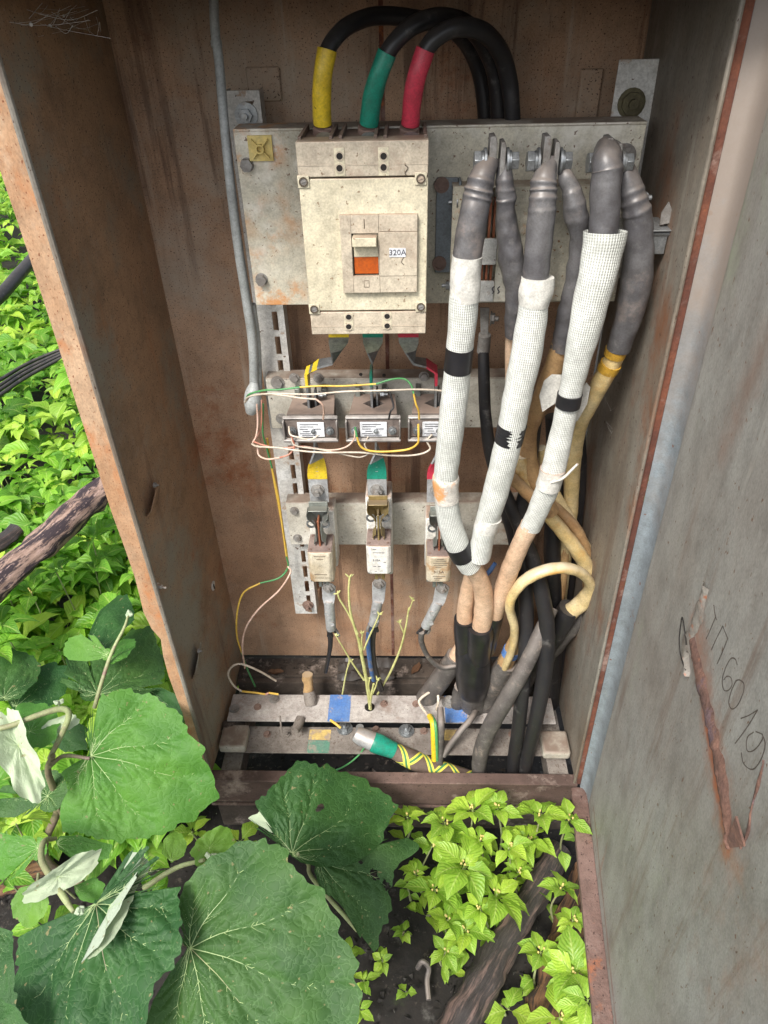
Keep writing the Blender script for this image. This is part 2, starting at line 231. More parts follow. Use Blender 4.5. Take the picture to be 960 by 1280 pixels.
def weave():
    m = mk('sleeve', (236, 238, 232), (222, 225, 218), scale=14, rough=.6, bump=0, rust=[((176, 160, 140), 13, .62, .82)], specks=None)
    N = m.node_tree.nodes; L = m.node_tree.links; b = N['Principled BSDF']; tc = N.new('ShaderNodeTexCoord'); sx = N.new('ShaderNodeSeparateXYZ'); L.new(tc.outputs['UV'], sx.inputs[0])
    def s(o, k):
        a = N.new('ShaderNodeMath'); a.operation = 'MULTIPLY'; a.inputs[1].default_value = k; L.new(sx.outputs[o], a.inputs[0])
        c = N.new('ShaderNodeMath'); c.operation = 'SINE'; L.new(a.outputs[0], c.inputs[0]); return c.outputs[0]
    a, c = s(0, 2*PI/.0027), s(1, 2*PI/.0032)
    mu = N.new('ShaderNodeMath'); mu.operation = 'MULTIPLY_ADD'; L.new(c, mu.inputs[0]); mu.inputs[1].default_value = .45; L.new(a, mu.inputs[2])
    r = N.new('ShaderNodeMapRange'); r.inputs[1].default_value = -1.4; r.inputs[2].default_value = .6; L.new(mu.outputs[0], r.inputs[0])
    bp = N.new('ShaderNodeBump'); bp.inputs['Strength'].default_value = .8; bp.inputs['Distance'].default_value = .0009; L.new(r.outputs[0], bp.inputs['Height']); L.new(bp.outputs[0], b.inputs['Normal'])
    old = b.inputs['Base Color'].links[0].from_socket; x = N.new('ShaderNodeMix'); x.data_type = 'RGBA'; L.new(r.outputs[0], x.inputs[0]); x.inputs[6].default_value = lin((158, 158, 150)); L.new(old, x.inputs[7]); L.new(x.outputs[2], b.inputs['Base Color'])
weave()
def spiral():
    m = mk('spiral_tape', (120, 104, 92), (104, 88, 78), scale=14, rough=.6, bump=.1)
    N = m.node_tree.nodes; L = m.node_tree.links; b = N['Principled BSDF']; tc = N.new('ShaderNodeTexCoord'); sx = N.new('ShaderNodeSeparateXYZ'); L.new(tc.outputs['UV'], sx.inputs[0])
    def band(sign):
        a = N.new('ShaderNodeMath'); a.operation = 'MULTIPLY_ADD'; L.new(sx.outputs[0], a.inputs[0]); a.inputs[1].default_value = sign*.9; L.new(sx.outputs[1], a.inputs[2])
        d = N.new('ShaderNodeMath'); d.operation = 'MULTIPLY'; d.inputs[1].default_value = 1/.062; L.new(a.outputs[0], d.inputs[0])
        f = N.new('ShaderNodeMath'); f.operation = 'FRACT'; L.new(d.outputs[0], f.inputs[0]); return f.outputs[0]
    old = b.inputs['Base Color'].links[0].from_socket
    for sg in (1, -1):
        f = band(sg)
        for lo, hi, c in ((.0, .26, (216, 206, 84)), (.08, .17, (70, 128, 84))):
            g1 = N.new('ShaderNodeMath'); g1.operation = 'GREATER_THAN'; g1.inputs[1].default_value = lo; L.new(f, g1.inputs[0])
            g2 = N.new('ShaderNodeMath'); g2.operation = 'LESS_THAN'; g2.inputs[1].default_value = hi; L.new(f, g2.inputs[0])
            g = N.new('ShaderNodeMath'); g.operation = 'MULTIPLY'; L.new(g1.outputs[0], g.inputs[0]); L.new(g2.outputs[0], g.inputs[1])
            x = N.new('ShaderNodeMix'); x.data_type = 'RGBA'; L.new(g.outputs[0], x.inputs[0]); L.new(old, x.inputs[6]); x.inputs[7].default_value = lin(c); old = x.outputs[2]
    L.new(old, b.inputs['Base Color'])
spiral()
# ---------------- mesh helpers ----------------
class MB:
    def __init__(s): s.v = []; s.f = []; s.uv = []; s.mi = []; s.m = 0
    def add(s, vs, fs, uvs=None):
        o = len(s.v); s.v += [tuple(v) for v in vs]
        for i, f in enumerate(fs):
            s.f.append([o+k for k in f]); s.uv.append(uvs[i] if uvs else None); s.mi.append(s.m)
        return s
    def hexa(s, p):   # 8 points: bottom loop 0-3, top loop 4-7
        return s.add(p, [(0, 3, 2, 1), (4, 5, 6, 7), (0, 1, 5, 4), (1, 2, 6, 5), (2, 3, 7, 6), (3, 0, 4, 7)])
    def box(s, x0, x1, y0, y1, z0, z1):
        return s.hexa([(x0, y0, z0), (x1, y0, z0), (x1, y1, z0), (x0, y1, z0), (x0, y0, z1), (x1, y0, z1), (x1, y1, z1), (x0, y1, z1)])
    def obox(s, c, ax, ay, az):   # centre and half axes
        c, ax, ay, az = map(Vector, (c, ax, ay, az))
        return s.hexa([c-ax-ay-az, c+ax-ay-az, c+ax+ay-az, c-ax+ay-az, c-ax-ay+az, c+ax-ay+az, c+ax+ay+az, c-ax+ay+az])
    def prism(s, pts, off):
        off = Vector(off); n = len(pts); a = [Vector(p) for p in pts]; b = [p+off for p in a]
        return s.add(a+b, [tuple(range(n))[::-1], tuple(range(n, 2*n))]+[(i, (i+1) % n, n+(i+1) % n, n+i) for i in range(n)])
    def cyl(s, p0, p1, r0, r1=None, n=16, ph=0):
        p0, p1 = Vector(p0), Vector(p1); d = (p1-p0).normalized(); u = d.orthogonal().normalized(); w = d.cross(u); r1 = r0 if r1 is None else r1
        A = [p0+(u*math.cos(ph+2*PI*i/n)+w*math.sin(ph+2*PI*i/n))*r0 for i in range(n)]; B = [p1+(u*math.cos(ph+2*PI*i/n)+w*math.sin(ph+2*PI*i/n))*r1 for i in range(n)]
        return s.add(A+B, [tuple(range(n))[::-1], tuple(range(n, 2*n))]+[(i, (i+1) % n, n+(i+1) % n, n+i) for i in range(n)])
    def ring(s, p0, p1, ro, ri, n=20):
        p0, p1 = Vector(p0), Vector(p1); d = (p1-p0).normalized(); u = d.orthogonal().normalized(); w = d.cross(u); V = []
        for p in (p0, p1):
            for r in (ro, ri): V += [p+(u*math.cos(2*PI*i/n)+w*math.sin(2*PI*i/n))*r for i in range(n)]
        Fc = []
        for i in range(n):
            j = (i+1) % n; Fc += [(i, j, 2*n+j, 2*n+i), (n+j, n+i, 3*n+i, 3*n+j), (2*n+i, 2*n+j, 3*n+j, 3*n+i), (j, i, n+i, n+j)]
        return s.add(V, Fc)
    def tube(s, pts, rad, n=14, cap=True, flat=None, ripple=0, open_end=False):
        pts = [Vector(p) for p in pts]; k = len(pts); T = [(pts[min(i+1, k-1)]-pts[max(i-1, 0)]).normalized() for i in range(k)]
        u = T[0].orthogonal().normalized() if not flat else (Vector(flat[0])-T[0]*T[0].dot(Vector(flat[0]))).normalized()
        V = []; L = 0; Ls = []; rm = sum(rad)/len(rad)
        for i in range(k):
            if i: L += (pts[i]-pts[i-1]).length
            Ls.append(L); u = (u-T[i]*T[i].dot(u)).normalized(); w = T[i].cross(u)
            for j in range(n):
                a = 2*PI*j/n; r = rad[i]; q = (flat[1] if flat else 1)
                if ripple: r *= 1+ripple*noise.noise(Vector((math.cos(a)*1.3, math.sin(a)*1.3, L/rm*.8))+pts[0]*9)
                V.append(pts[i]+u*math.cos(a)*r+w*math.sin(a)*r*q)
        Fc = []; U = []; per = 2*PI*rm
        for i in range(k-1):
            for j in range(n):
                j2 = (j+1) % n; Fc.append((i*n+j, i*n+j2, (i+1)*n+j2, (i+1)*n+j)); a, b = j/n*per, (j+1)/n*per
                U.append([(a, Ls[i]), (b, Ls[i]), (b, Ls[i+1]), (a, Ls[i+1])])
        if cap and not open_end: Fc += [tuple(range(n))[::-1], tuple(range((k-1)*n, k*n))]; U += [[(0, 0)]*n]*2
        return s.add(V, Fc, U)
    def ball(s, c, r, n=10, sq=(1, 1, 1), jit=0):
        c = Vector(c); V = []; Fc = []; m = n//2+1
        for i in range(m):
            th = PI*i/(m-1)
            for j in range(n):
                a = 2*PI*j/n; d = Vector((math.sin(th)*math.cos(a)*sq[0], math.sin(th)*math.sin(a)*sq[1], math.cos(th)*sq[2])); k = 1+jit*noise.noise(d*2+c*30)
                V.append(c+d*r*k)
        for i in range(m-1):
            for j in range(n): Fc.append((i*n+j, (i+1)*n+j, (i+1)*n+(j+1) % n, i*n+(j+1) % n))
        return s.add(V, Fc)
    def build(s, name, mat, parent=None, bevel=0, smooth=38, subs=0):
        me = bpy.data.meshes.new(name); V = [Vector(v) for v in s.v]; off = Vector((0, 0, 0))
        if parent is None:
            a = np.array(s.v); lo, hi = a.min(0), a.max(0); off = Vector(((lo[0]+hi[0])/2, (lo[1]+hi[1])/2, lo[2])); V = [v-off for v in V]
        me.from_pydata(V, [], s.f)
        for mm in (mat if isinstance(mat, (list, tuple)) else [mat]): me.materials.append(M(mm) if isinstance(mm, str) else mm)
        if any(s.mi): me.polygons.foreach_set('material_index', s.mi)
        if any(u for u in s.uv):
            uv = me.uv_layers.new(name='UVMap'); fl = []
            for f, u in zip(s.f, s.uv):
                for c in (u if u else [(0, 0)]*len(f)): fl += [c[0], c[1]]
            uv.data.foreach_set('uv', fl)
        me.update(); me.polygons.foreach_set('use_smooth', [True]*len(me.polygons)); me.set_sharp_from_angle(angle=math.radians(smooth))
        o = bpy.data.objects.new(name, me); C.objects.link(o)
        if parent is not None:
            o.parent = parent; o.location = -WL(parent)
        else: o.location = off
        if bevel:
            b = o.modifiers.new('bevel', 'BEVEL'); b.width = bevel; b.segments = 2; b.limit_method = 'ANGLE'; b.angle_limit = math.radians(40)
        return o
def WL(o):
    v = Vector((0, 0, 0))
    while o is not None: v += Vector(o.location); o = o.parent
    return v
def thing(name, label, cat, loc, group=None):
    o = bpy.data.objects.new(name, None); o.empty_display_size = .02; C.objects.link(o); o.location = loc; o['label'] = label; o['category'] = cat
    if group: o['group'] = group
    return o
def tag(o, label, cat, group=None):
    o['label'] = label; o['category'] = cat
    if group: o['group'] = group
    return o
def spline(ps, seg=8):
    ps = [np.array(p, float) for p in ps]; q = [2*ps[0]-ps[1]]+ps+[2*ps[-1]-ps[-2]]; out = []
    for i in range(1, len(q)-2):
        for t in np.arange(seg)/seg:
            out.append(.5*((2*q[i])+(-q[i-1]+q[i+1])*t+(2*q[i-1]-5*q[i]+4*q[i+1]-q[i+2])*t*t+(-q[i-1]+3*q[i]-3*q[i+1]+q[i+2])*t**3))
    out.append(ps[-1]); return out
def run(pl, seg=8, rings=None):   # [(px,py,y,rpx)] -> centre line and radii in metres
    a = [list(P(x, y, d))+[r*sc(x, y, d), y] for x, y, d, r in pl]; s = spline(a, seg); return [v[:3] for v in s], [max(v[3], 1e-4)*(1+sum(am*math.exp(-((v[4]-c)/sg)**2) for c, am, sg in (rings or []))) for v in s]
def cable(name, mat, pl, parent=None, n=14, seg=8, flat=None, ripple=0, rings=None, **k):
    p, r = run(pl, seg, rings); return MB().tube(p, r, n, flat=flat, ripple=ripple, **k).build(name, mat, parent, smooth=60)
def bolt(mb, p, d, r, h=.006, washer=True, stud=True, n=6, ph=.3):
    p = Vector(p); d = Vector(d).normalized()
    if washer: mb.cyl(p, p+d*.0015, r*1.45, n=18)
    mb.cyl(p, p+d*h, r*1.1, n=n, ph=ph)
    if stud: mb.cyl(p, p+d*(h*1.9), r*.5, n=10)
    return mb
def text(name, s, size, loc, xdir, ydir, mat, parent, ext=.0002):
    cu = bpy.data.curves.new(name, 'FONT'); cu.body = s; cu.size = size; cu.extrude = ext; cu.align_x = 'CENTER'; cu.align_y = 'CENTER'; cu.resolution_u = 2
    t = bpy.data.objects.new(name, cu); C.objects.link(t); dg = bpy.context.evaluated_depsgraph_get(); me = bpy.data.meshes.new_from_object(t.evaluated_get(dg)); bpy.data.objects.remove(t)
    X = Vector(xdir).normalized(); Y = Vector(ydir).normalized(); Z = X.cross(Y); mt = Matrix((X, Y, Z)).transposed().to_4x4(); mt.translation = Vector(loc); me.transform(mt)
    me.materials.clear(); me.materials.append(M(mat)); o = bpy.data.objects.new(name, me); C.objects.link(o); o.parent = parent; o.location = -WL(parent); return o
FR = Vector((0, -1, 0)); UP = Vector((0, 0, 1)); RT = Vector((1, 0, 0))
# ================= THE GROUND =================
g = MB(); n = 90; ext = [-60, 60]
def gx(i): t = (i/n*2-1); return math.copysign(abs(t)**3.2*60, t)
for j in range(n+1):
    for i in range(n+1):
        x, y = gx(i), gx(j)+.6; z = .02*noise.noise(Vector((x*4, y*4, 0)))+.012*noise.noise(Vector((x*15, y*15, 3)))
        g.v.append((x, y, z-.02))
g.f = [[j*(n+1)+i, j*(n+1)+i+1, (j+1)*(n+1)+i+1, (j+1)*(n+1)+i] for j in range(n) for i in range(n)]; g.uv = [None]*len(g.f); g.mi = [0]*len(g.f)
o = g.build('ground', 'soil'); o['kind'] = 'structure'
# crumbs of char and soil
g = MB()
for k in range(5200):
    x = random.uniform(-.9, .55); y = random.uniform(.2, 1.25); r = random.choice([.002, .003, .004, .007])*random.uniform(.6, 1.5)
    p = Vector((x, y, .02*noise.noise(Vector((x*4, y*4, 0)))-.018+r*.2)); q = [p+Vector((random.uniform(-r, r), random.uniform(-r, r), random.uniform(0, r*1.4))) for _ in range(4)]
    g.add(q, [(0, 1, 2), (0, 2, 3), (0, 3, 1), (1, 3, 2)])
o = g.build('loose_soil', 'soil', smooth=10); o['kind'] = 'stuff'; o['label'] = 'black crumbly soil and charcoal bits on the ground'; o['category'] = 'soil'
# ================= THE CABINET =================
cab = thing('electrical_cabinet', 'tall open rusty steel cabinet holding the breaker, fuses and cables', 'cabinet', (0, .95, .1))
ZT, ZB = 1.489, .2
XLF, XLB, T = -.404, -.389, .002
def xr(z): return .337-(z-.2)*(.03/1.27)
YB, YF = 1.1, .803
bp = MB(); bp.box(XLB, xr(.9)-.005, YB, YB+T, .235, ZT-.003); back = bp.build('back_panel', 'back_brown', cab)
b = MB(); xs = 478
v0, v1 = P(476, 20, 1.0985), P(492, 850, 1.0985)
b.prism([(v0.x-.003, 1.0985, ZT-.01), (v0.x+.003, 1.0985, ZT-.01), (v0.x+.003, 1.0985, .24), (v0.x-.003, 1.0985, .24)], (0, .0012, 0)); b.build('seam', 'rust_dark', back)
b = MB(); b.hexa([(XLF-T, YF, ZB), (XLF, YF, ZB), (XLB, YB, ZB), (XLB-T, YB, ZB), (XLF-T, YF, ZT), (XLF, YF, ZT), (XLB, YB, ZT), (XLB-T, YB, ZT)])
lsp = b.build('side_panel', 'side_brown', cab)
b = MB(); b.hexa([(xr(ZB), YF, ZB), (xr(ZB)+T, YF, ZB), (xr(ZB)+T, YB, ZB), (xr(ZB), YB, ZB), (xr(ZT), YF, ZT), (xr(ZT)+T, YF, ZT), (xr(ZT)+T, YB, ZT), (xr(ZT), YB, ZT)])
rsp = b.build('side_panel', 'side_grey', cab)
# roof, plus an unseen front strip added to block sky light
b = MB(); b.box(-.47, .40, .798, 1.15, ZT, ZT+.02); b.box(-.50, .43, .745, .797, ZT+.0145, ZT+.0185); b.build('roof', 'sill_brown', cab, bevel=.002)
# orange front flange on the left, outer edge eaten away low down
pts = []
for py, px in [(70, -46), (130, -27), (213, 0), (316, 35), (424, 70), (510, 97), (593, 124), (642, 140), (677, 153), (720, 168), (745, 174), (765, 178), (786, 190), (799, 201), (820, 203), (845, 210), (870, 220), (892, 227), (915, 234), (935, 243), (949, 254), (960, 259)]:
    a = P(px+(random.uniform(-1.5, 1.5) if py > 740 else 0), py, YF-.003); pts.append((a.x, a.y, a.z))
top = (-.462, YF-.003, ZT-.002); inner = [(XLF+.002, YF-.003, ZT-.002), (XLF+.002, YF-.003, .215)]
b = MB(); out = [top]+pts+[inner[1]]
zs = [q[2] for q in out]
k = len(out); fr = [Vector(q) for q in out]; inn = [Vector((XLF+.003, YF-.003, q[2])) for q in out]
for i in range(k-1):
    b.hexa([fr[i], inn[i], inn[i]+Vector((0, .003, 0)), fr[i]+Vector((0, .003, 0)), fr[i+1], inn[i+1], inn[i+1]+Vector((0, .003, 0)), fr[i+1]+Vector((0, .003, 0))])
b.build('front_flange', 'rust_orange', cab, smooth=60)
# dark rolled edge beside it
b = MB(); b.tube([(XLF+.006, YF-.002, ZT-.003), (XLF+.006, YF-.002, .9), (XLF+.005, YF-.002, .215)], [.004]*3, 8); b.build('rolled_edge', 'side_grey', cab)
# right front edge: pale bead, rusty gap
b = MB(); b.tube([(xr(ZT)-.001, YF-.001, ZT-.004), (xr(.8)-.001, YF-.001, .8), (xr(.2)-.002, YF-.001, .2)], [.0026]*3, 8); b.build('rolled_edge', 'side_grey', cab)
b = MB(); b.hexa([(xr(.19)+.002, YF+.002, .19), (xr(.19)+.012, YF+.002, .19), (xr(.19)+.012, YF+.03, .19), (xr(.19)+.002, YF+.03, .19), (xr(ZT)+.002, YF+.002, ZT), (xr(ZT)+.012, YF+.002, ZT), (xr(ZT)+.012, YF+.03, ZT), (xr(ZT)+.002, YF+.03, ZT)]); b.build('door_post', 'rust_dark', cab, bevel=.001)
# sill
b = MB(); b.box(-.418, xr(.2)+.004, .797, .822, .193, .2); b.box(-.415, xr(.2), .803, .822, .112, .193); b.box(-.415, xr(.2), .797, .803, .106, .113); b.build('sill', 'sill_brown', cab, bevel=.0015)
b = MB(); b.box(-.41, xr(.2)+.004, .812, .84, .0, .104); b.build('plinth', 'dirt', cab, bevel=.002)
# rear ledge and side channels of the base frame
b = MB(); b.box(XLB, xr(.2), 1.045, 1.1, .205, .228); b.box(XLB, xr(.2), 1.03, 1.045, .15, .222); b.build('rear_ledge', 'dirt', cab, bevel=.002)
for x0, x1 in ((-.388, -.348), (.289, .329)):
    b = MB(); b.box(x0, x1, .824, 1.03, .185, .192); b.box(x0, x0+.004, .824, 1.03, .14, .185); b.box(x1-.004, x1, .824, 1.03, .14, .185); b.build('base_channel', 'bar_dull', cab, bevel=.001)
# tabs on the left wall
def leftwall(px, py):
    # intersect the sight line with the leaning left wall
    r = ray(px, py); A = np.array([XLF, YF]); dd = np.array([XLB-XLF, YB-YF]); nrm = np.array([dd[1], -dd[0]]); t = (A@nrm)/(r[0]*nrm[0]+r[1]*nrm[1]); return Vector((r[0]*t, r[1]*t, CAMZ+r[2]*t))
for (a, bb, c) in (((190, 600), (199, 607), (172, 664)), ((244, 803), (248, 815), (233, 868))):
    p0, p1, p2 = leftwall(*a)+Vector((.001, 0, 0)), leftwall(bb[0], bb[1]), leftwall(*c)
    b = MB(); q0 = p0+Vector((.0, -.0, 0)); q1 = P(a[0]-18, a[1]+42, p0.y-.035); q1.x = XLF+.010
    zt = p0.z; zb = p2.z
    b.hexa([(XLF+.002, p0.y-.05, zb), (XLF+.004, p0.y-.05, zb), (XLF+.009, p0.y, zb), (XLF+.007, p0.y, zb), (XLF+.014, p0.y-.055, zt-.02), (XLF+.016, p0.y-.055, zt-.02), (XLF+.016, p0.y, zt), (XLF+.014, p0.y, zt)])
    tb = b.build('wall_tab', 'side_brown', cab, bevel=.0005)
    b = MB(); bolt(b, (XLF+.014, p0.y-.018, (zt+zb)/2+.02), (1, -.1, 0), .003, .004); b.build('bolt', 'zinc_dull', tb)
p = leftwall(196, 732); b = MB(); bolt(b, p, (1, -.3, 0), .0035, .009); b.build('white_bolt', 'ceramic', cab)
p = leftwall(266, 732); b = MB(); b.ring(p, p+Vector((.002, 0, 0)), .010, .0045, 16); b.cyl(p, p+Vector((.001, 0, 0)), .0045); b.build('grommet', 'rail_white', cab)
b = MB(); p = leftwall(266, 733); b.obox(p+Vector((.0025, 0, 0)), (.001, 0, 0), (0, .0012, 0), (0, 0, .006)); b.build('slot', 'dark', cab)
# slotted rail, left: three strips with bridges so the slots are open
def slotted(xc, wd, z0, z1, y, name, first=.012, L=.030, gap=.010, side=0):
    b = MB(); sw = .0085; xs0 = xc+side-sw/2; xs1 = xc+side+sw/2; b.box(xc-wd/2, xs0, y, y+.002, z0, z1); b.box(xs1, xc+wd/2, y, y+.002, z0, z1)
    z = z1-first; b.box(xs0, xs1, y, y+.002, z, z1)
    while z-L-gap > z0:
        b.box(xs0, xs1, y, y+.002, z-L-gap, z-L); z -= L+gap
        for q in (-1, 1): pass
    b.box(xs0, xs1, y, y+.002, z0, max(z-L, z0+.004))
    b.box(xc-wd/2, xc-wd/2+.002, y+.002, y+.03, z0, z1); b.box(xc+wd/2-.002, xc+wd/2, y+.002, y+.03, z0, z1)
    return b.build(name, 'rail_white', cab)
sr = slotted(-.2115, .045, .44, 1.385, 1.035, 'slotted_rail', side=.008)
b = MB(); p = P(308, 144, 1.034); b.ring(p, p+FR*.002, .015, .006); bolt(b, p+FR*.001, FR, .008, .008, False); b.build('bolt', 'zinc', sr)
b = MB(); p = P(385, 756, 1.034); bolt(b, p, FR, .008, .008); b.build('bolt', 'lug_brown', sr)
b = MB(); b.box(-.215, -.170, 1.094, 1.0985, 1.365, 1.405); b.build('rail_foot', 'back_brown', cab, bevel=.002)
b = MB(); b.box(-.225, -.185, 1.075, 1.098, .44, .47); b.build('rail_foot', 'back_brown', cab, bevel=.002)
q0 = P(771, 97, 1.03); q1 = P(816, 150, 1.03)
b = MB(); b.box(q0.x, q1.x, 1.03, 1.033, 1.14, 1.41); rr = b.build('side_rail', 'rail_white', cab, bevel=.0008)
b = MB(); bolt(b, P(789, 129, 1.03), FR, .012, .008, True, True, 8); b.build('bolt', 'bolt_brass', rr)
b = MB(); b.box(q0.x-.032, q0.x-.002, 1.094, 1.0985, 1.335, 1.395); b.build('rail_foot', 'back_brown', cab, bevel=.002)
# big mounting plate with folded top lip
b = MB(); b.box(-.213, .287, .96, .963, 1.132, 1.350); b.box(-.213, .287, .96, 1.0, 1.350, 1.353); pl = b.build('mounting_plate', 'plate_rusty', cab, bevel=.001)
for px, py, r in ((309, 206, 8.5), (327, 349, 8)):
    b = MB(); p = P(px, py, .96); bolt(b, p, FR, r*.00085, .008, False, False); b.cyl(p, p+FR*.001, .0085); b.build('bolt', 'zinc_dull', pl)
b = MB(); bolt(b, P(780, 195, .96), FR, .010, .006, True, False); b.build('bolt', 'zinc_dull', pl)
# cable tie base
b = MB(); p = P(326, 185, .959); s = .013; b.box(p.x-s*1.15, p.x+s*1.15, .956, .9595, p.z-s*1.1, p.z+s*1.1); b.ring(p+FR*.003, p+FR*.010, .0055, .0035, 14)
for a in (.8, 2.35, 3.95, 5.5): b.obox(p+Vector((math.cos(a)*.009, -.005, math.sin(a)*.009)), Vector((math.cos(a), 0, math.sin(a)))*.006, (0, .003, 0), Vector((-math.sin(a), 0, math.cos(a)))*.0009)
o = b.build('cable_tie_base', 'tie_yellow', None, bevel=.0004); tag(o, 'small square pale yellow cable tie mount stuck beside the top of the breaker', 'cable mount')
# cross rails
def crossrail(z0, z1, x0, x1, y, lip):
    b = MB(); b.box(x0, x1, y, y+.002, z0, z1); b.box(x0, x1, y+.0, y+.032, z1, z1+.002); b.box(x0, x1, y+.002, y+.032, z0, z0+.002); return b.build('cross_rail', 'cross_rail', cab, bevel=.001)
c1 = crossrail(.903, .992, -.225, .20, 1.008, .02); c2 = crossrail(.651, .747, -.219, .21, 1.008, .02)
for px, py, r in ((347, 478, 8), (368, 472, 6), (398, 472, 6), (530, 470, 6), (352, 523, 7)):
    b = MB(); bolt(b, P(px, py, 1.008), FR, r*.00095, .006, True, False); b.build('bolt', 'zinc_dull', c1)
for px, py, r in ((451, 468, 3), (480, 469, 3)):
    b = MB(); p = P(px, py, 1.0079); b.cyl(p, p+FR*.0004, .0028); b.build('hole', 'dark', c1)
for px, py, r in ((368, 638, 6), (372, 672, 6)):
    b = MB(); bolt(b, P(px, py, 1.008), FR, r*.00095, .006, True, False); b.build('bolt', 'zinc_dull', c2)
# bottom neutral bars (lie flat)
b1 = MB(); b1.box(-.386, .312, .914, .983, .236, .24); bar1 = b1.build('neutral_bar', 'bar_alu', cab, bevel=.0008)
b2 = MB(); b2.box(-.385, .322, .858, .922, .205, .209); bar2 = b2.build('neutral_bar', 'bar_dull', cab, bevel=.0008)
def barpt(px, py, z): return Pz(px, py, z)
for (px0, px1, par, mt, z, y0, y1) in ((411, 438, bar1, 'paint_blue', .2401, .914, .983), (556, 583, bar1, 'paint_blue', .2401, .914, .983), (386, 413, bar2, 'paint_yellow', .2091, .890, .915), (386, 413, bar2, 'paint_green', .2092, .858, .888), (545, 572, bar2, 'paint_yellow', .2091, .892, .918)):
    a = Pz(px0, 885 if par is bar1 else 922, z).x; c = Pz(px1, 885 if par is bar1 else 922, z).x; b = MB(); b.box(a, c, y0-.0004, y1, z-.0002, z+.0003); b.build('paint_patch', mt, par)
for px, py in ((293, 886), (343, 874), (390, 872)):
    b = MB(); bolt(b, Pz(px, py, .24), UP, .008, .005, True, False); b.build('bolt', 'zinc_dull', bar1)
for px, py, r in ((369, 912, .008), (359, 920, .006), (608, 918, .008), (661, 915, .009), (689, 916, .009)):
    b = MB(); bolt(b, Pz(px, py, .209), UP, r, .006); b.build('bolt', 'bar_dull', bar2)
for px, py, par, z in ((322, 884, bar1, .24), (480, 880, bar1, .24), (520, 880, bar1, .24), (638, 880, bar1, .24), (676, 882, bar1, .24), (334, 918, bar2, .209), (470, 912, bar2, .209), (530, 914, bar2, .209), (574, 916, bar2, .209), (640, 918, bar2, .209)):
    b = MB(); q_ = Pz(px, py, z); b.cyl(q_, q_+UP*.0012, .0085, n=14); bolt(b, q_+UP*.001, UP, .0055, .005, False, px % 3 == 0, 6, px*.1); b.build('small_bolt', 'bar_dull' if px % 2 else 'lug_brown', par)
for k, (px, py, z) in enumerate(((431, 911, .209), (508, 914, .209), (562, 878, .24), (602, 880, .24))):
    b = MB(); p = Pz(px, py, z); b.cyl(p, p+UP*.0025, .017); bolt(b, p+UP*.0025, UP, .009, .008); b.build('big_bolt', 'zinc' if k < 2 else 'zinc_dull', bar1 if z > .22 else bar2)
b = MB(); p = Pz(462, 884, .2402); b.ring(p, p+UP*.0008, .011, .006); b.cyl(p, p+UP*.0003, .0065); b.m = 0; b.build('hole', 'dark', bar1)
# end insulators
for (x, yy, nm) in ((-.366, .895, 0), (.305, .888, 1)):
    b = MB(); b.box(x-.028, x+.028, yy-.04, yy+.016, .2095, .232); o = b.build('insulator', 'cross_rail', bar2, bevel=.005)
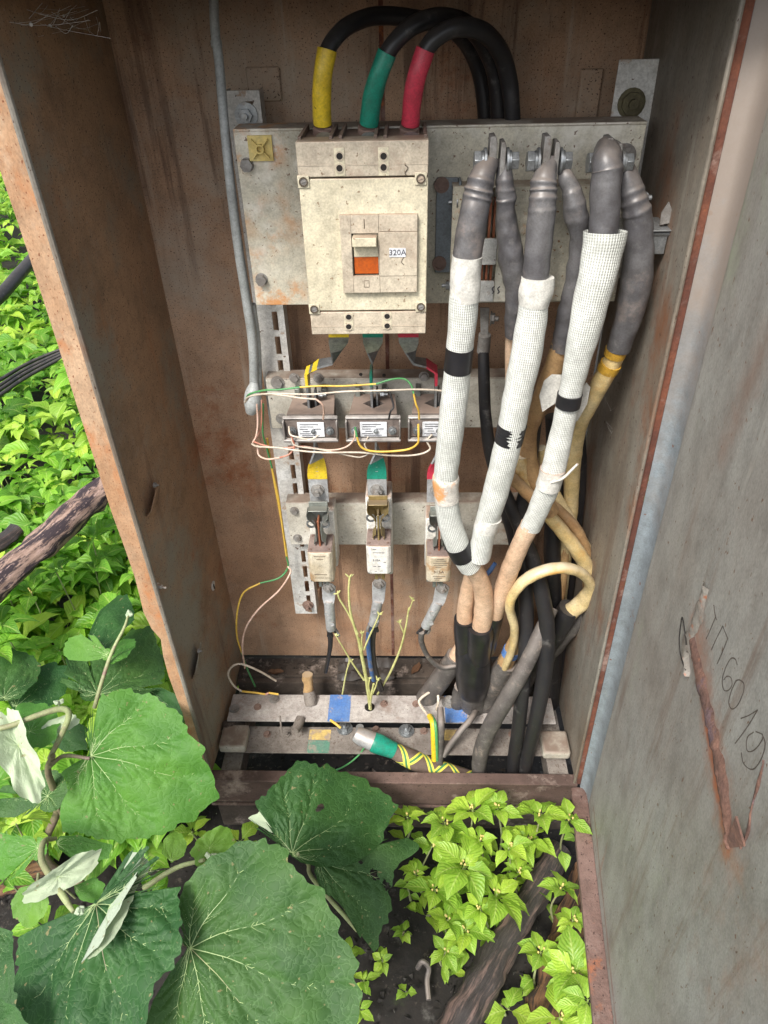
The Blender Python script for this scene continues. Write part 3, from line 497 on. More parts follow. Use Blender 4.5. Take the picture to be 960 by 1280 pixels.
# scratched weld scar, number, wire hook on the door follow
# ================= DOOR =================
hx, hy = xr(.8)+.020, .797
d = Vector((-.095, -.99, 0)).normalized(); dn = Vector((-d.y, d.x, 0)); 
if dn.x > 0: dn = -dn            # faces the inside (-x)
LEAN = .0158; pan0 = Vector((.3625+.2*LEAN, .803, 0)); W = .62
door = bpy.data.objects.new('door', None); C.objects.link(door); door.parent = cab; door.location = pan0-WL(cab)
pn = d.cross(Vector((-LEAN, 0, 1))).normalized()
if pn.x > 0: pn = -pn
def dp(s, z, off=0): v = pan0+d*s+dn*off; return Vector((v.x-z*LEAN, v.y, z))
def dhit(px, py, off=0):
    r = ray(px, py); A = pan0+pn*off-Vector((0, 0, CAMZ)); t = A.dot(pn)/Vector(r).dot(pn); return Vector((r[0]*t, r[1]*t, CAMZ+r[2]*t))
def door_stain(N, L, mix, nz, mp, tc, col, b):
    # rust bloomed and run around the weld scar
    def vm(op, a, b_=None, sc_=None):
        q_ = N.new('ShaderNodeVectorMath'); q_.operation = op
        L.new(a, q_.inputs[0]) if not isinstance(a, tuple) else setattr(q_.inputs[0], 'default_value', a)
        if b_ is not None: (L.new(b_, q_.inputs[1]) if not isinstance(b_, tuple) else setattr(q_.inputs[1], 'default_value', b_))
        if sc_ is not None: L.new(sc_, q_.inputs['Scale'])
        return q_
    for p0, p1, rad, cc, am in ((dhit(870, 790), dhit(912, 1062), .060, (140, 90, 66), .75), (dhit(876, 860), dhit(910, 1060), .022, (158, 92, 60), .9), (dhit(908, 1066), dhit(925, 1100), .03, (150, 106, 76), .4), (dhit(770, 1280), dhit(742, 1010), .012, (118, 82, 70), .8), (dhit(905, 560), dhit(960, 420), .05, (126, 96, 80), .5)):
        A = tuple(p0); d_ = p1-p0; ln = d_.length; D_ = tuple(d_.normalized()); rel = vm('SUBTRACT', tc.outputs['Object'], A); dt = vm('DOT_PRODUCT', rel.outputs[0], D_)
        cl = N.new('ShaderNodeClamp'); L.new(dt.outputs['Value'], cl.inputs[0]); cl.inputs[1].default_value = 0; cl.inputs[2].default_value = ln
        al = vm('SCALE', D_, None, cl.outputs[0]); df = vm('SUBTRACT', rel.outputs[0], al.outputs[0]); dl = vm('LENGTH', df.outputs[0])
        t_ = N.new('ShaderNodeTexNoise'); t_.inputs['Scale'].default_value = 30; t_.inputs['Detail'].default_value = 8; t_.inputs['Roughness'].default_value = .7; L.new(tc.outputs['Object'], t_.inputs[0])
        mm = N.new('ShaderNodeMath'); mm.operation = 'MULTIPLY_ADD'; L.new(t_.outputs[0], mm.inputs[0]); mm.inputs[1].default_value = rad*1.6; L.new(dl.outputs['Value'], mm.inputs[2])
        mr = N.new('ShaderNodeMapRange'); mr.interpolation_type = 'SMOOTHSTEP'; mr.inputs[1].default_value = rad*1.5; mr.inputs[2].default_value = rad*.6; mr.inputs[4].default_value = am; L.new(mm.outputs[0], mr.inputs[0])
        col = mix(mr.outputs[0], col, lin(cc))
    return col
mk('door_grey', (158, 158, 152), (138, 132, 124), scale=4, lo=.3, hi=.7, rough=.55, bump=.2, bscale=150, vec=(1, 1, .55), specks=[((104, 80, 64), 170, .71), ((84, 66, 56), 90, .75)], rust=[((140, 108, 90), 3.2, .58, .78), ((140, 146, 126), 3., .56, .75), ((130, 88, 68), 12, .64, .78)], drip=[((104, 82, 68), .52, .66, .75), ((160, 158, 150), .56, .7, .6), ((138, 86, 62), .62, .72, .6)], extra=door_stain)
Z0, Z1 = .176, ZT+.01
b = MB(); b.hexa([dp(0, Z0), dp(W, Z0), dp(W, Z0, -.002), dp(0, Z0, -.002), dp(0, Z1), dp(W, Z1), dp(W, Z1, -.002), dp(0, Z1, -.002)]); dpan = b.build('door_panel', 'door_grey', door)
# hinge-side flange, slightly rolled into the panel
prof = [(0.034, .0003), (.022, .001), (.012, .0022), (.005, .005), (.001, .009), (0, .013), (-.001, .030)]
b = MB(); V = []
for z in (Z0+.004, Z1):
    for s_, o_ in prof:
        v = dp(s_, z, o_)
        if o_ > .02: v.x = xr(z)+.0125
        V.append(v)
m_ = len(prof); b.add(V, [(i, i+1, m_+i+1, m_+i) for i in range(m_-1)]); b.build('hinge_flange', 'flange_blue', door, smooth=80)
b = MB(); b.hexa([dp(-.001, Z0, .0), dp(W, Z0, .0), dp(W, Z0, .031), dp(-.001, Z0, .031), dp(-.001, Z0+.003, .0), dp(W, Z0+.003, .0), dp(W, Z0+.003, .031), dp(-.001, Z0+.003, .031)])
b.hexa([dp(-.001, Z0-.012, .028), dp(W, Z0-.012, .028), dp(W, Z0-.012, .031), dp(-.001, Z0-.012, .031), dp(-.001, Z0, .028), dp(W, Z0, .028), dp(W, Z0, .031), dp(-.001, Z0, .031)]); b.build('bottom_flange', 'rust_plum', door, bevel=.001)
# weld scar: a ragged rusty ridge down to a small bracket
def ridge(pts, wd, h, mat, name, par, seed=0):
    p = spline([list(dhit(*q)) for q in pts], 10); b = MB(); V = []; k = len(p)
    for i in range(k):
        c = Vector(p[i]); t = (Vector(p[min(i+1, k-1)])-Vector(p[max(i-1, 0)])).normalized(); s = dn.cross(t).normalized(); e = wd*(.7+.6*noise.noise(c*60+Vector((seed, 0, 0))))*(math.sin(PI*min(1, max(.06, i/(k-1))))**.4)
        for u, hh in ((-1, .0002), (-.5, h*(.5+.6*abs(noise.noise(c*90)))), (0, h*(.5+1*abs(noise.noise(c*120)))), (.5, h*.5), (1, .0002)): V.append(c+s*u*e+dn*hh)
    b.add(V, [(i*5+j, i*5+j+1, (i+1)*5+j+1, (i+1)*5+j) for i in range(k-1) for j in range(4)]); return b.build(name, mat, par, smooth=50)
mk('scar_rust', (120, 88, 74), (92, 68, 60), scale=40, rough=.85, bump=.8, bscale=200, rust=[((150, 100, 74), 40, .6, .76), ((98, 80, 84), 24, .53, .68)])
mk('scar_paint', (140, 136, 128), (120, 112, 104), scale=40, rough=.6, bump=.3, rust=[((146, 92, 64), 40, .55, .7)])
sc_ = ridge([(866, 800), (876, 850), (888, 900), (898, 950), (908, 1010), (912, 1062)], .020, .005, 'scar_rust', 'weld_scar', dpan)
ridge([(884, 732), (877, 758), (866, 790), (858, 812), (862, 846)], .018, .005, 'scar_paint', 'weld_bead', dpan, 3)
ridge([(926, 1060), (935, 1040), (940, 1010), (948, 980), (956, 950)], .004, .002, 'scar_rust', 'rust_run', dpan, 5)
b = MB(); pts = [dhit(x, y, .004) for x, y in ((857, 838), (851, 820), (849, 800), (851, 780), (853, 772), (856, 790), (858, 806))]; b.tube(spline([list(q) for q in pts], 6), [.0008]*37, 6); b.build('wire_hook', 'dark', dpan)
b = MB(); a, c, e = dhit(919, 1020, .012), dhit(930, 1058, .001), dhit(906, 1060, .001); b.prism([a, c, e], dn*-.002); b.build('bracket_stub', 'scar_rust', dpan)
# writing scratched on the door: ТП 6019, running down and to the right
def stroke(pts, off=.0004, wd=.0006):
    b = MB(); p = spline([list(dhit(x, y)) for x, y in pts], 5); k = len(p); V = []
    for i in range(k):
        c = Vector(p[i]); t = (Vector(p[min(i+1, k-1)])-Vector(p[max(i-1, 0)])).normalized(); s = dn.cross(t).normalized(); wd_ = wd*(.75+.9*abs(noise.noise(c*70))); V += [c+s*wd_+dn*off, c-s*wd_+dn*off, c-s*wd_*.6+dn*.0001, c+s*wd_*.6+dn*.0001]
    return V, k
zx = lambda x, y: (820+x*140/448, 700+y*400/1280)
glyphs = {'Т': [[(232, 180), (236, 210), (243, 240)], [(240, 226), (222, 270), (202, 316)]], 'П': [[(268, 264), (245, 310), (222, 360)], [(268, 264), (278, 290), (288, 314)], [(288, 314), (268, 365), (245, 416)]],
 '6': [[(326, 420), (318, 396), (300, 395), (280, 430), (266, 480), (272, 518), (290, 522), (305, 500), (300, 470), (284, 466), (272, 480)]], '0': [[(322, 482), (304, 520), (292, 570), (305, 596), (328, 580), (350, 530), (352, 495), (336, 480), (322, 482)]],
 '1': [[(340, 634), (372, 622), (408, 600)], [(408, 600), (365, 670), (318, 734)]], '9': [[(392, 688), (366, 712), (366, 762), (392, 762), (420, 730), (428, 700), (400, 686)], [(426, 696), (438, 740), (420, 800), (388, 838), (352, 815), (342, 770)]]}
for gname, sts in glyphs.items():
    b = MB()
    for st in sts:
        V, k = stroke([zx(*q) for q in st]); b.add(V, [(i*4+j, i*4+(j+1) % 4, (i+1)*4+(j+1) % 4, (i+1)*4+j) for i in range(k-1) for j in range(4)])
    o = b.build('painted_character', 'pencil', dpan, smooth=60)
# ================= BREAKER =================
bk = thing('circuit_breaker', 'large cream moulded case breaker with orange toggle window, on the mounting plate', 'circuit breaker', (-.05, .91, 1.13))
X0, X1, Y0 = -.1235, .0235, .86
b = MB(); b.box(X0+.001, X1-.001, Y0+.030, .959, 1.131, 1.351); b.build('base_block', 'bk_back', bk, bevel=.0015)
# terminal barriers along the top
for px in (X0+.003, X0+.038, X0+.049, X0+.088, X0+.099, X1-.003):
    b = MB(); b.box(px-.002, px+.002, Y0+.014, .957, 1.345, 1.3575); b.build('barrier', 'bk_back', bk, bevel=.0006)
def bkp(px, py): v = P(px, py, Y0); return v.x, v.z
zt1 = bkp(450, 222)[1]; zt2 = bkp(455, 389)[1]
for z0, z1, mt, nm in ((zt1+.0008, 1.3545, 'bk_dusty', 'terminal_cover'), (zt2+.0008, zt1-.0008, 'bk_cream', 'front_cover'), (1.1305, zt2-.0008, 'bk_dusty', 'terminal_cover')):
    b = MB(); b.box(X0, X1, Y0, Y0+.0295, z0, z1); b.build(nm, mt, bk, bevel=.0012)
for px, py in ((379.5, 227), (526, 223), (393, 386), (526, 383)):
    x, z = bkp(px, py); s = MB(); s.box(x-.0068, x+.0068, Y0-.0016, Y0, z-.0068, z+.0068); sq = s.build('corner_seat', 'bk_cream', bk, bevel=.0014)
    s = MB(); s.ring((x, Y0-.0017, z), (x, Y0-.0030, z), .0052, .0038); s.build('ring', 'groove', sq)
    s = MB(); s.cyl((x, Y0-.0016, z), (x, Y0-.0022, z), .0036, n=14); s.obox((x, Y0-.0024, z), (.0028, 0, .001), (0, .0004, 0), (-.0002, 0, .0005)); s.build('screw', 'zinc_dull' if (px, py) != (526, 223) else 'bk_dusty', sq)
for cx, cy, cy2 in ((424.5, 195, 210), (479.5, 195, 209), (436, 396, 408), (484, 395, 407)):
    x, z = bkp(cx, (cy+cy2)/2); s = MB(); h = .0145 if cy < 300 else .011; wv = .0058; s.box(x-wv, x+wv, Y0-.0007, Y0, z-h, z+h); sl = s.build('vent_seat', 'bk_cream', bk, bevel=.0003)
    for yy in (cy, cy2):
        xx, zz = bkp(cx, yy); s = MB(); s.ring((xx, Y0-.0008, zz), (xx, Y0-.0016, zz), .0048, .0036, 16); s.build('rim', 'bk_dusty', sl); s = MB(); s.cyl((xx, Y0-.0008, zz), (xx, Y0-.0010, zz), .0036, n=14); s.build('hole', 'dark', sl)
for py_ in (206, 408):
    z_ = bkp(450, py_)[1]; s = MB(); s.box(X0+.0005, X1-.0005, Y0-.0004, Y0, z_-.0005, z_+.0005); s.build('moulding_line', 'bk_dusty', bk)
# toggle panel
xa, za = bkp(424.5, 267.5); xb, zb = bkp(521, 363)
YP = Y0-.006
twx0, twz1 = bkp(439.5, 290); twx1, twz0 = bkp(474, 343)
fr_ = MB()
for (a0, a1, c0, c1_) in ((xa, xa+.0125, zb, za), (xa+.0128, twx0, zb, za), (twx1, twx1+.0008, zb, za), (twx0, twx1, twz1, za), (twx0, twx1, zb, twz0)): fr_.box(a0, a1, YP, Y0, c0, c1_)
fp = fr_.build('toggle_panel', 'bk_dusty', bk, bevel=.0003)
for (c0, c1_, e) in ((zb, twz0-.0004, 0), (twz0, twz1+.0012, .0005), (twz1+.0016, za, 0)):
    s = MB(); s.box(twx1+.0012, xb, YP-e, Y0, c0, c1_); s.build('side_plate', 'bk_dusty', fp, bevel=.0004)
s = MB(); s.box(twx0+.0004, twx1-.0004, Y0-.0006, Y0, twz0, twz1); s.build('toggle_well', 'dark', fp)
hgt = twz1-twz0
s = MB(); s.box(twx0+.0018, twx1-.0006, Y0-.003, Y0-.0006, twz0+hgt*.44, twz1-.0012); s.build('toggle_slide', 'bk_cream', bk, bevel=.0004)
s = MB(); s.box(twx0+.0018, twx1-.0006, Y0-.0026, Y0-.0006, twz0+hgt*.04, twz0+hgt*.43); s.build('orange_flag', 'orange', bk, bevel=.0002)
s = MB(); s.hexa([(twx0+.001, YP-.008, twz1-.0135), (twx1-.002, YP-.008, twz1-.0135), (twx1-.001, YP+.003, twz1-.015), (twx0+.0015, YP+.003, twz1-.015), (twx0+.001, YP-.008, twz1-.003), (twx1-.002, YP-.008, twz1-.003), (twx1-.001, YP+.003, twz1-.002), (twx0+.0015, YP+.003, twz1-.002)]); s.build('toggle_handle', 'bk_cream', bk, bevel=.0008)
xm = (twx0+twx1)/2
s = MB(); s.box(xm-.0006, xm+.0004, YP-.0003, YP, bkp(455, 284)[1], bkp(455, 272)[1]); s.build('on_mark', 'groove', fp)
s = MB(); q0, q1 = bkp(455, 357)[1], bkp(455, 349)[1]
for bx in ((xm-.0025, xm+.003, q0, q0+.0005), (xm-.0025, xm+.003, q1, q1+.0005), (xm-.003, xm-.0025, q0, q1), (xm+.003, xm+.0035, q0, q1)): s.box(bx[0], bx[1], YP-.0003, YP, bx[2], bx[3])
s.build('off_mark', 'groove', fp)
x, z = bkp(497, 313.5); s = MB(); s.box(x-.0098, x+.0098, YP-.0012, YP-.0005, z-.0052, z+.0052); st = s.build('rating_sticker', 'sticker', fp)
text('lettering', '320A', .0095, (x, YP-.0013, z), RT, UP, 'ink', st)
# hair-thin marks on the cover
s = MB()
for pts in (((506, 320), (503, 324), (502, 328), (505, 331)), ((506, 206), (510, 210), (506, 216), (508, 219))):
    q = [list(P(x, y, (YP if y > 300 else Y0)-.0008)) for x, y in pts]; s.tube(spline(q, 4), [.0004]*13, 5)
s.build('scratch', 'groove', bk)
# ================= SUPPLY CABLES over the top (yellow, green, red) =================
arcs = [('yellow', 'yel', [(404, 176, .925, 11), (403, 155, .925, 12), (402, 120, .918, 12.5), (404, 90, .915, 12.5), (409, 62, .918, 13)], [(408, 66, .918, 11), (417, 50, .925, 11), (436, 32, .94, 11), (470, 20, .97, 11), (520, 24, 1.0, 11), (570, 40, 1.03, 11), (596, 80, 1.05, 11), (606, 130, 1.055, 11), (608, 190, 1.055, 11)]),
        ('green', 'grn', [(460, 176, .925, 11), (461, 155, .925, 12.5), (466, 120, .918, 13), (474, 92, .912, 12.5), (484, 66, .912, 13)], [(483, 68, .912, 11.5), (496, 50, .915, 11.5), (520, 30, .925, 12), (556, 22, .95, 12), (590, 36, .985, 12), (612, 70, 1.01, 12), (622, 110, 1.02, 12), (626, 190, 1.025, 12)]),
        ('red', 'red', [(512, 176, .925, 11), (513, 155, .925, 12), (516, 120, .916, 12.5), (522, 92, .91, 12.5), (532, 62, .91, 13)], [(531, 64, .91, 11.5), (546, 46, .912, 12), (572, 34, .92, 12), (604, 40, .945, 12), (626, 66, .975, 12), (636, 100, .99, 12), (640, 135, .992, 11), (642, 190, 1.0, 11)])]
for nm, mt, sl, ca in arcs:
    base = P(sl[0][0], sl[0][1], .925)
    t = thing('supply_cable', f'thick black cable with a {nm} sleeve arching up from the breaker top', 'cable', base, 'cables arching over the top of the breaker')
    cable('black_core', 'black_cable', [(q[0], q[1], q[2], q[3]*.92) for q in ca], t, 18); cable('colour_sleeve', mt, [(q[0], q[1], q[2], q[3]*.95) for q in sl[1:]], t, 18, ripple=.05)
    b = MB(); p = P(sl[0][0], 158, .925); q = P(sl[0][0], 176, .93); b.cyl(p, q, .0118, .0125, 16); b.hexa([q+Vector((-.016, -.006, -.010)), q+Vector((.016, -.006, -.010)), q+Vector((.016, .006, -.010)), q+Vector((-.016, .006, -.010)), p+Vector((-.010, -.006, -.001)), p+Vector((.010, -.006, -.001)), p+Vector((.010, .006, -.001)), p+Vector((-.010, .006, -.001))]); b.build('cable_lug', 'lug_brown', t, bevel=.001)
    b = MB(); q = P(sl[0][0]+2, 181, .905); b.cyl(q+Vector((0, 0, -.004)), q+Vector((0, -.004, .010)), .009, n=16); b.build('bolt', 'zinc_dull', t)
# ================= SWITCH ASSEMBLY right of the breaker =================
sw = thing('terminal_block', 'pale grey steel terminal bracket with copper inside, behind the grey cable ends', 'terminal block', (.15, .95, 1.13))
a0 = P(566, 232, .93); a1 = P(735, 378, .93)
b = MB(); b.box(a0.x, P(600, 300, .93).x, .925, .93, P(600, 378, .93).z+.0, a0.z); b.build('left_cheek', 'plate_cream', sw, bevel=.001)
b = MB(); xx = P(622, 300, .93).x; b.box(xx, a1.x, .925, .93, P(600, 376, .93).z, a0.z-.001); b.build('front_plate', 'plate_cream', sw, bevel=.001)
b = MB(); b.box(a0.x, a1.x, .9305, .9595, a0.z-.004, a0.z-.001); b.build('top_plate', 'plate_cream', sw, bevel=.001)
xg0, xg1 = P(600, 300, .93).x, P(622, 300, .93).x
b = MB(); b.box(xg0+.0005, xg1-.0005, .926, .929, P(600, 330, .93).z, P(600, 297, .93).z); b.build('spacer', 'rail_white', sw, bevel=.0006)
b = MB(); b.box(xg0+.0005, xg1-.0005, .926, .929, P(600, 376, .93).z, P(600, 350, .93).z); b.build('spacer', 'rail_white', sw, bevel=.0006)
for k in range(3):
    b = MB(); xx = xg0+.004+k*.006; b.box(xx, xx+.003, .935, .945, P(600, 370, .93).z, P(600, 250, .93).z); b.build('copper_strip', 'copper', sw)
# two tick marks on the lower spacer
for k in (0, 1):
    q = [list(P(616+k*7+dx, 362+dy, .9245)) for dx, dy in ((2, -4), (-1, -1), (1, 3), (-1, 5))]; b = MB(); b.tube(spline(q, 4), [.0007]*13, 5); b.build('tick_mark', 'ink', sw)
q0, q1 = P(546, 222, .955), P(571, 340, .955)
b = MB(); b.box(q0.x, q1.x-.003, .953, .957, q1.z, q0.z); b.box(q1.x-.003, q1.x, .935, .957, q1.z, q0.z)
sb = b.build('blue_strip', 'blue_grey', sw, bevel=.001)
for py in (231, 329):
    b = MB(); p = P(552 if py < 300 else 549, py, .953); b.ring(p, p+FR*.0025, .0095, .0065); b.cyl(p, p+FR*.001, .0065); b.build('bolt', 'lug_brown', sb)
for px, py in ((568, 253), (559, 357)):
    b = MB(); p = P(px, py, .93); bolt(b, p+Vector((.004, 0, 0)), (-1, 0, 0), .005, .006); b.build('bolt', 'zinc', sw)
b = MB(); bolt(b, P(802, 247, .895), (1, 0, 0), .006, .006); b.cyl(P(770, 247, .90), P(803, 247, .895), .003); b.build('side_bolt', 'zinc', sw)
b = MB(); p = P(822, 284, .885); b.box(p.x-.016, p.x+.012, .878, .892, p.z-.030, p.z-.003); b.box(p.x-.045, p.x+.014, .872, .93, p.z-.002, p.z); b.cyl(p+Vector((-.02, -.006, -.006)), p+Vector((.017, -.006, -.006)), .0028); b.build('clamp_foot', 'zinc', sw, bevel=.004)
b = MB(); c = P(833, 268, .885); b.prism([c+Vector((0, 0, .014)), c+Vector((.006, 0, .004)), c+Vector((.006, 0, -.01)), c+Vector((-.005, 0, -.012)), c+Vector((-.006, 0, .002))], (0, .002, 0)); b.build('clamp_ear', 'zinc_dull', sw)
# ================= OUTGOING CABLES with heat-shrunk ends and braided sleeves =================
G1 = 'grey heat-shrunk cable ends bolted to the terminals'
def lugset(px, py, lab):
    c = P(px, py, .868); t = thing('terminal_stud', lab, 'bolt', c, 'cross bolts holding the cable lugs')
    s = .00095
    for dx, w_, h_, r in ((-2, .0042, .018, 0), (10, .0030, .012, 1)):
        b = MB(); q = c+Vector((dx*s, 0, .006)); b.prism([q+Vector((-w_, 0, -.024)), q+Vector((w_, 0, -.024)), q+Vector((w_, 0, h_*.6)), q+Vector((w_*.5, 0, h_)), q+Vector((-w_*.9, 0, h_*.95))], (0, .024, 0)); b.build('lug_ear', 'zinc_dull', t, bevel=.0008)
    for sgn, r in ((-1, .0115), (1, .010)):
        b = MB(); a = c+Vector((.003+sgn*.011, .010, -.003)); b.cyl(a, a+Vector((sgn*.003, 0, 0)), .014, n=20); b.build('washer', 'zinc', t, bevel=.0004)
        b = MB(); b.cyl(a+Vector((sgn*.003, 0, 0)), a+Vector((sgn*.006, 0, 0)), .011, n=18); b.cyl(a+Vector((sgn*.006, 0, 0)), a+Vector((sgn*.014, 0, 0)), r, n=6); b.build('hex_head', 'zinc', t, bevel=.0005)
lugset(618, 200, 'zinc cross bolt at the leftmost pair of grey cable ends'); lugset(685, 200, 'zinc cross bolt at the middle pair of grey cable ends'); lugset(762, 202, 'zinc cross bolt at the rightmost pair of grey cable ends')
def sleeve_rings(pl, seg, f=1.0): return [(x, y, d, r*f) for x, y, d, r in pl]
# A1
t = thing('sleeved_cable', 'leftmost white braided cable with a grey top and two black tape bands', 'cable', P(600, 700, .86), 'white braided cables')
cable('heat_shrink', 'shrink', [(616, 198, .876, 8), (612, 206, .872, 11), (605, 216, .868, 15), (601, 228, .864, 16.5), (598, 240, .862, 17.5), (595, 252, .86, 18), (592, 270, .856, 18.5), (587, 300, .853, 18.5), (583, 330, .85, 18)], t, 22, ripple=.06, seg=14, rings=[(227, .07, 2.5), (238, .10, 2.5), (247, .06, 2.5)])
A = [(584, 322, .85, 18.2), (581, 360, .849, 18.5), (578, 400, .848, 18.3), (574, 440, .848, 17), (569, 490, .85, 17), (562, 550, .852, 16), (557, 605, .856, 15), (562, 650, .86, 15), (574, 685, .864, 15), (588, 708, .87, 14)]
cable('braided_sleeve', 'sleeve', A, t, 26, 10, ripple=.06)
cable('white_wrap', 'white_tape', [(584, 320, .85, 19), (582, 345, .849, 19.4), (581, 374, .849, 19.2)], t, 24, ripple=.06)
cable('black_tape', 'tape', [(575, 434, .848, 17.8), (573.5, 448, .848, 17.5), (572, 462, .849, 17.8)], t, 24)
cable('stained_wrap', 'stained_tape', [(557.5, 595, .855, 15.8), (557, 600, .855, 16.8), (557.5, 612, .856, 15.8), (558.5, 624, .857, 15.6)], t, 24, ripple=.05)
cable('black_tape', 'tape', [(571, 680, .8635, 15.8), (579, 695, .866, 15.6)], t, 24, 4)
cable('peach_core', 'peach', [(588, 704, .87, 11.5), (601, 728, .885, 11.5), (605, 755, .898, 12), (602, 782, .908, 12), (600, 792, .910, 11)], t, 16, ripple=.07)
# B1
t = thing('sleeved_cable', 'middle white braided cable with a torn patch in its black tape', 'cable', P(600, 700, .86), 'white braided cables')
cable('heat_shrink', 'shrink', [(690, 197, .876, 6), (688, 206, .872, 9), (683, 216, .868, 13), (680, 228, .864, 15.5), (679, 240, .861, 16), (678, 252, .858, 16.5), (676, 280, .855, 17.5), (672, 320, .85, 17), (669, 350, .847, 16.5)], t, 22, ripple=.06, seg=14, rings=[(229, .09, 2.5), (238, .10, 2.5), (248, .08, 2.5), (262, .05, 3)])
Bp = [(671, 350, .846, 18.5), (667, 380, .845, 18.5), (660, 430, .844, 19.2), (648, 490, .845, 18.5), (636, 550, .848, 17), (621, 610, .853, 16), (608, 655, .858, 14.5), (599, 696, .864, 14)]
cable('braided_sleeve', 'sleeve', Bp, t, 26, 10, ripple=.06)
cable('white_wrap', 'white_tape', [(672, 346, .847, 20), (670, 364, .846, 21.5), (667, 381, .845, 19.3)], t, 24, ripple=.12)
# torn tape band: open in the middle
def partband(pl, a0, a1, mat, name, par, n=20, jag=.0):
    p, r = run(pl, 6); b = MB(); V = []; k = len(p)
    u0 = Vector((1, 0, 0))
    for i in range(k):
        T = (Vector(p[min(i+1, k-1)])-Vector(p[max(i-1, 0)])).normalized(); u = (u0-T*T.dot(u0)).normalized(); w_ = u.cross(T)
        if w_.y > 0: w_ = -w_
        j0 = a0+jag*noise.noise(Vector((i*.9, 1, a0))); j1 = a1+jag*noise.noise(Vector((i*.9, 5, a1)))
        for j in range(n+1):
            a = j0+(j1-j0)*j/n; V.append(Vector(p[i])+(u*math.cos(a)+w_*math.sin(a))*r[i])
    b.add(V, [(i*(n+1)+j, i*(n+1)+j+1, (i+1)*(n+1)+j+1, (i+1)*(n+1)+j) for i in range(k-1) for j in range(n)]); return b.build(name, mat, par, smooth=60)
bnd = [(640.5, 530, .8475, 18.3), (638, 541, .848, 18), (635.5, 552, .848, 17.6)]
partband(bnd, 1.75, 2*PI-.1, 'tape', 'black_tape', t, 30, .5); partband(bnd, -.3, 1.05, 'tape', 'black_tape', t, 12, .5)
cable('clear_wrap', 'white_tape', [(612, 645, .857, 15.5), (609, 653, .858, 15.2), (607, 660, .859, 15.2)], t, 24, 5)
cable('peach_core', 'peach', [(597, 694, .868, 9), (588, 725, .90, 9.5), (582, 755, .915, 10), (581, 780, .923, 10.5), (582, 790, .925, 9)], t, 16, ripple=.05)
# C1
t = thing('sleeved_cable', 'rightmost white braided cable, its open top showing the thick grey end', 'cable', P(665, 660, .86), 'white braided cables')
cable('heat_shrink', 'shrink', [(754, 186, .890, 10), (757, 187, .878, 14.5), (759, 194, .867, 17), (758, 204, .858, 18.5), (759, 214, .855, 19), (758, 226, .853, 19), (757, 240, .85, 18.5), (756, 270, .846, 18.5), (753, 300, .842, 18), (749, 330, .84, 17)], t, 22, ripple=.08, seg=14, rings=[(200, .06, 3), (213, .05, 2.5)])
Cp = [(757, 289, .842, 27), (754, 310, .84, 25.5), (745, 350, .838, 23.5), (734, 400, .838, 21), (722, 450, .84, 17), (711, 500, .843, 14.5), (700, 550, .846, 14.8), (688, 600, .85, 15), (674, 635, .856, 13.5), (663, 660, .86, 12.8)]
p_, r_ = run(Cp, 10); MB().tube(p_, r_, 26, ripple=.07, open_end=True, flat=((1, 0, 0), .8)).build('braided_sleeve', 'sleeve', t, smooth=60)
cable('black_tape', 'tape', [(712.5, 492, .843, 15.6), (709.5, 507, .8435, 15.4)], t, 24, 5)
cable('zip_tie', 'ceramic', [(691, 586, .849, 16), (690, 592, .849, 16)], t, 24, 4)
cable('clear_wrap', 'white_tape', [(690, 592, .849, 15.5), (685, 608, .851, 15.5)], t, 24, 5)
cable('zip_tie_tail', 'ceramic', [(688, 603, .832, 2), (703, 598, .828, 2), (716, 586, .826, 1.8), (722, 580, .824, 1.6)], t, 8)
cable('peach_core', 'peach', [(663, 655, .862, 12), (650, 682, .87, 11.5), (638, 710, .885, 11.5), (627, 742, .9, 11), (619, 768, .917, 10), (615, 785, .922, 9)], t, 16, ripple=.06)
# A2, B2, C2
t = thing('bare_cable', 'narrow grey cable end tucked beside the leftmost white braided cable', 'cable', P(640, 430, .88), G1)
cable('heat_shrink', 'shrink', [(627, 198, .882, 6), (629, 208, .878, 9), (631, 225, .874, 11), (631, 240, .872, 12), (632, 248, .872, 12.5), (632, 262, .872, 12), (634, 285, .872, 14), (640, 325, .872, 16), (645, 360, .874, 14), (642, 400, .88, 11), (640, 420, .884, 9)], t, 18, ripple=.16, seg=12, rings=[(226, .05, 3), (238, .06, 2.5), (249, .07, 2.5)])
cable('peach_core', 'peach', [(639, 415, .885, 6.5), (638, 445, .90, 7), (640, 490, .92, 8)], t, 12)
t = thing('bare_cable', 'grey cable end bending between the middle and rightmost white braided cables', 'cable', P(690, 440, .88), G1)
cable('heat_shrink', 'shrink', [(700, 198, .882, 4), (703, 210, .878, 6), (708, 222, .874, 10), (713, 235, .872, 11), (717, 250, .87, 13), (721, 272, .87, 15), (724, 300, .872, 11.5), (718, 350, .874, 12), (709, 400, .876, 14), (702, 436, .88, 14)], t, 18, ripple=.16, seg=12, rings=[(240, .05, 3), (255, .05, 3), (272, .06, 4)])
cable('tan_core', 'tan_core', [(702, 430, .88, 12.5), (694, 455, .886, 13), (682, 485, .894, 12), (668, 520, .91, 11), (660, 545, .925, 11), (663, 590, .93, 12), (688, 640, .935, 11)], t, 14, ripple=.08)
t = thing('bare_cable', 'rightmost dark grey cable end with mustard tape around its core', 'cable', P(770, 440, .88), G1)
cable('heat_shrink', 'shrink', [(777, 196, .888, 6), (780, 208, .884, 11), (785, 225, .88, 14), (790, 243, .876, 15.5), (794, 258, .873, 17), (797, 272, .872, 17.5), (799, 300, .87, 17.5), (796, 345, .87, 19), (786, 395, .874, 17), (772, 436, .88, 14.5)], t, 22, ripple=.09, seg=12, rings=[(240, .06, 3), (252, .08, 3), (264, .07, 3)])
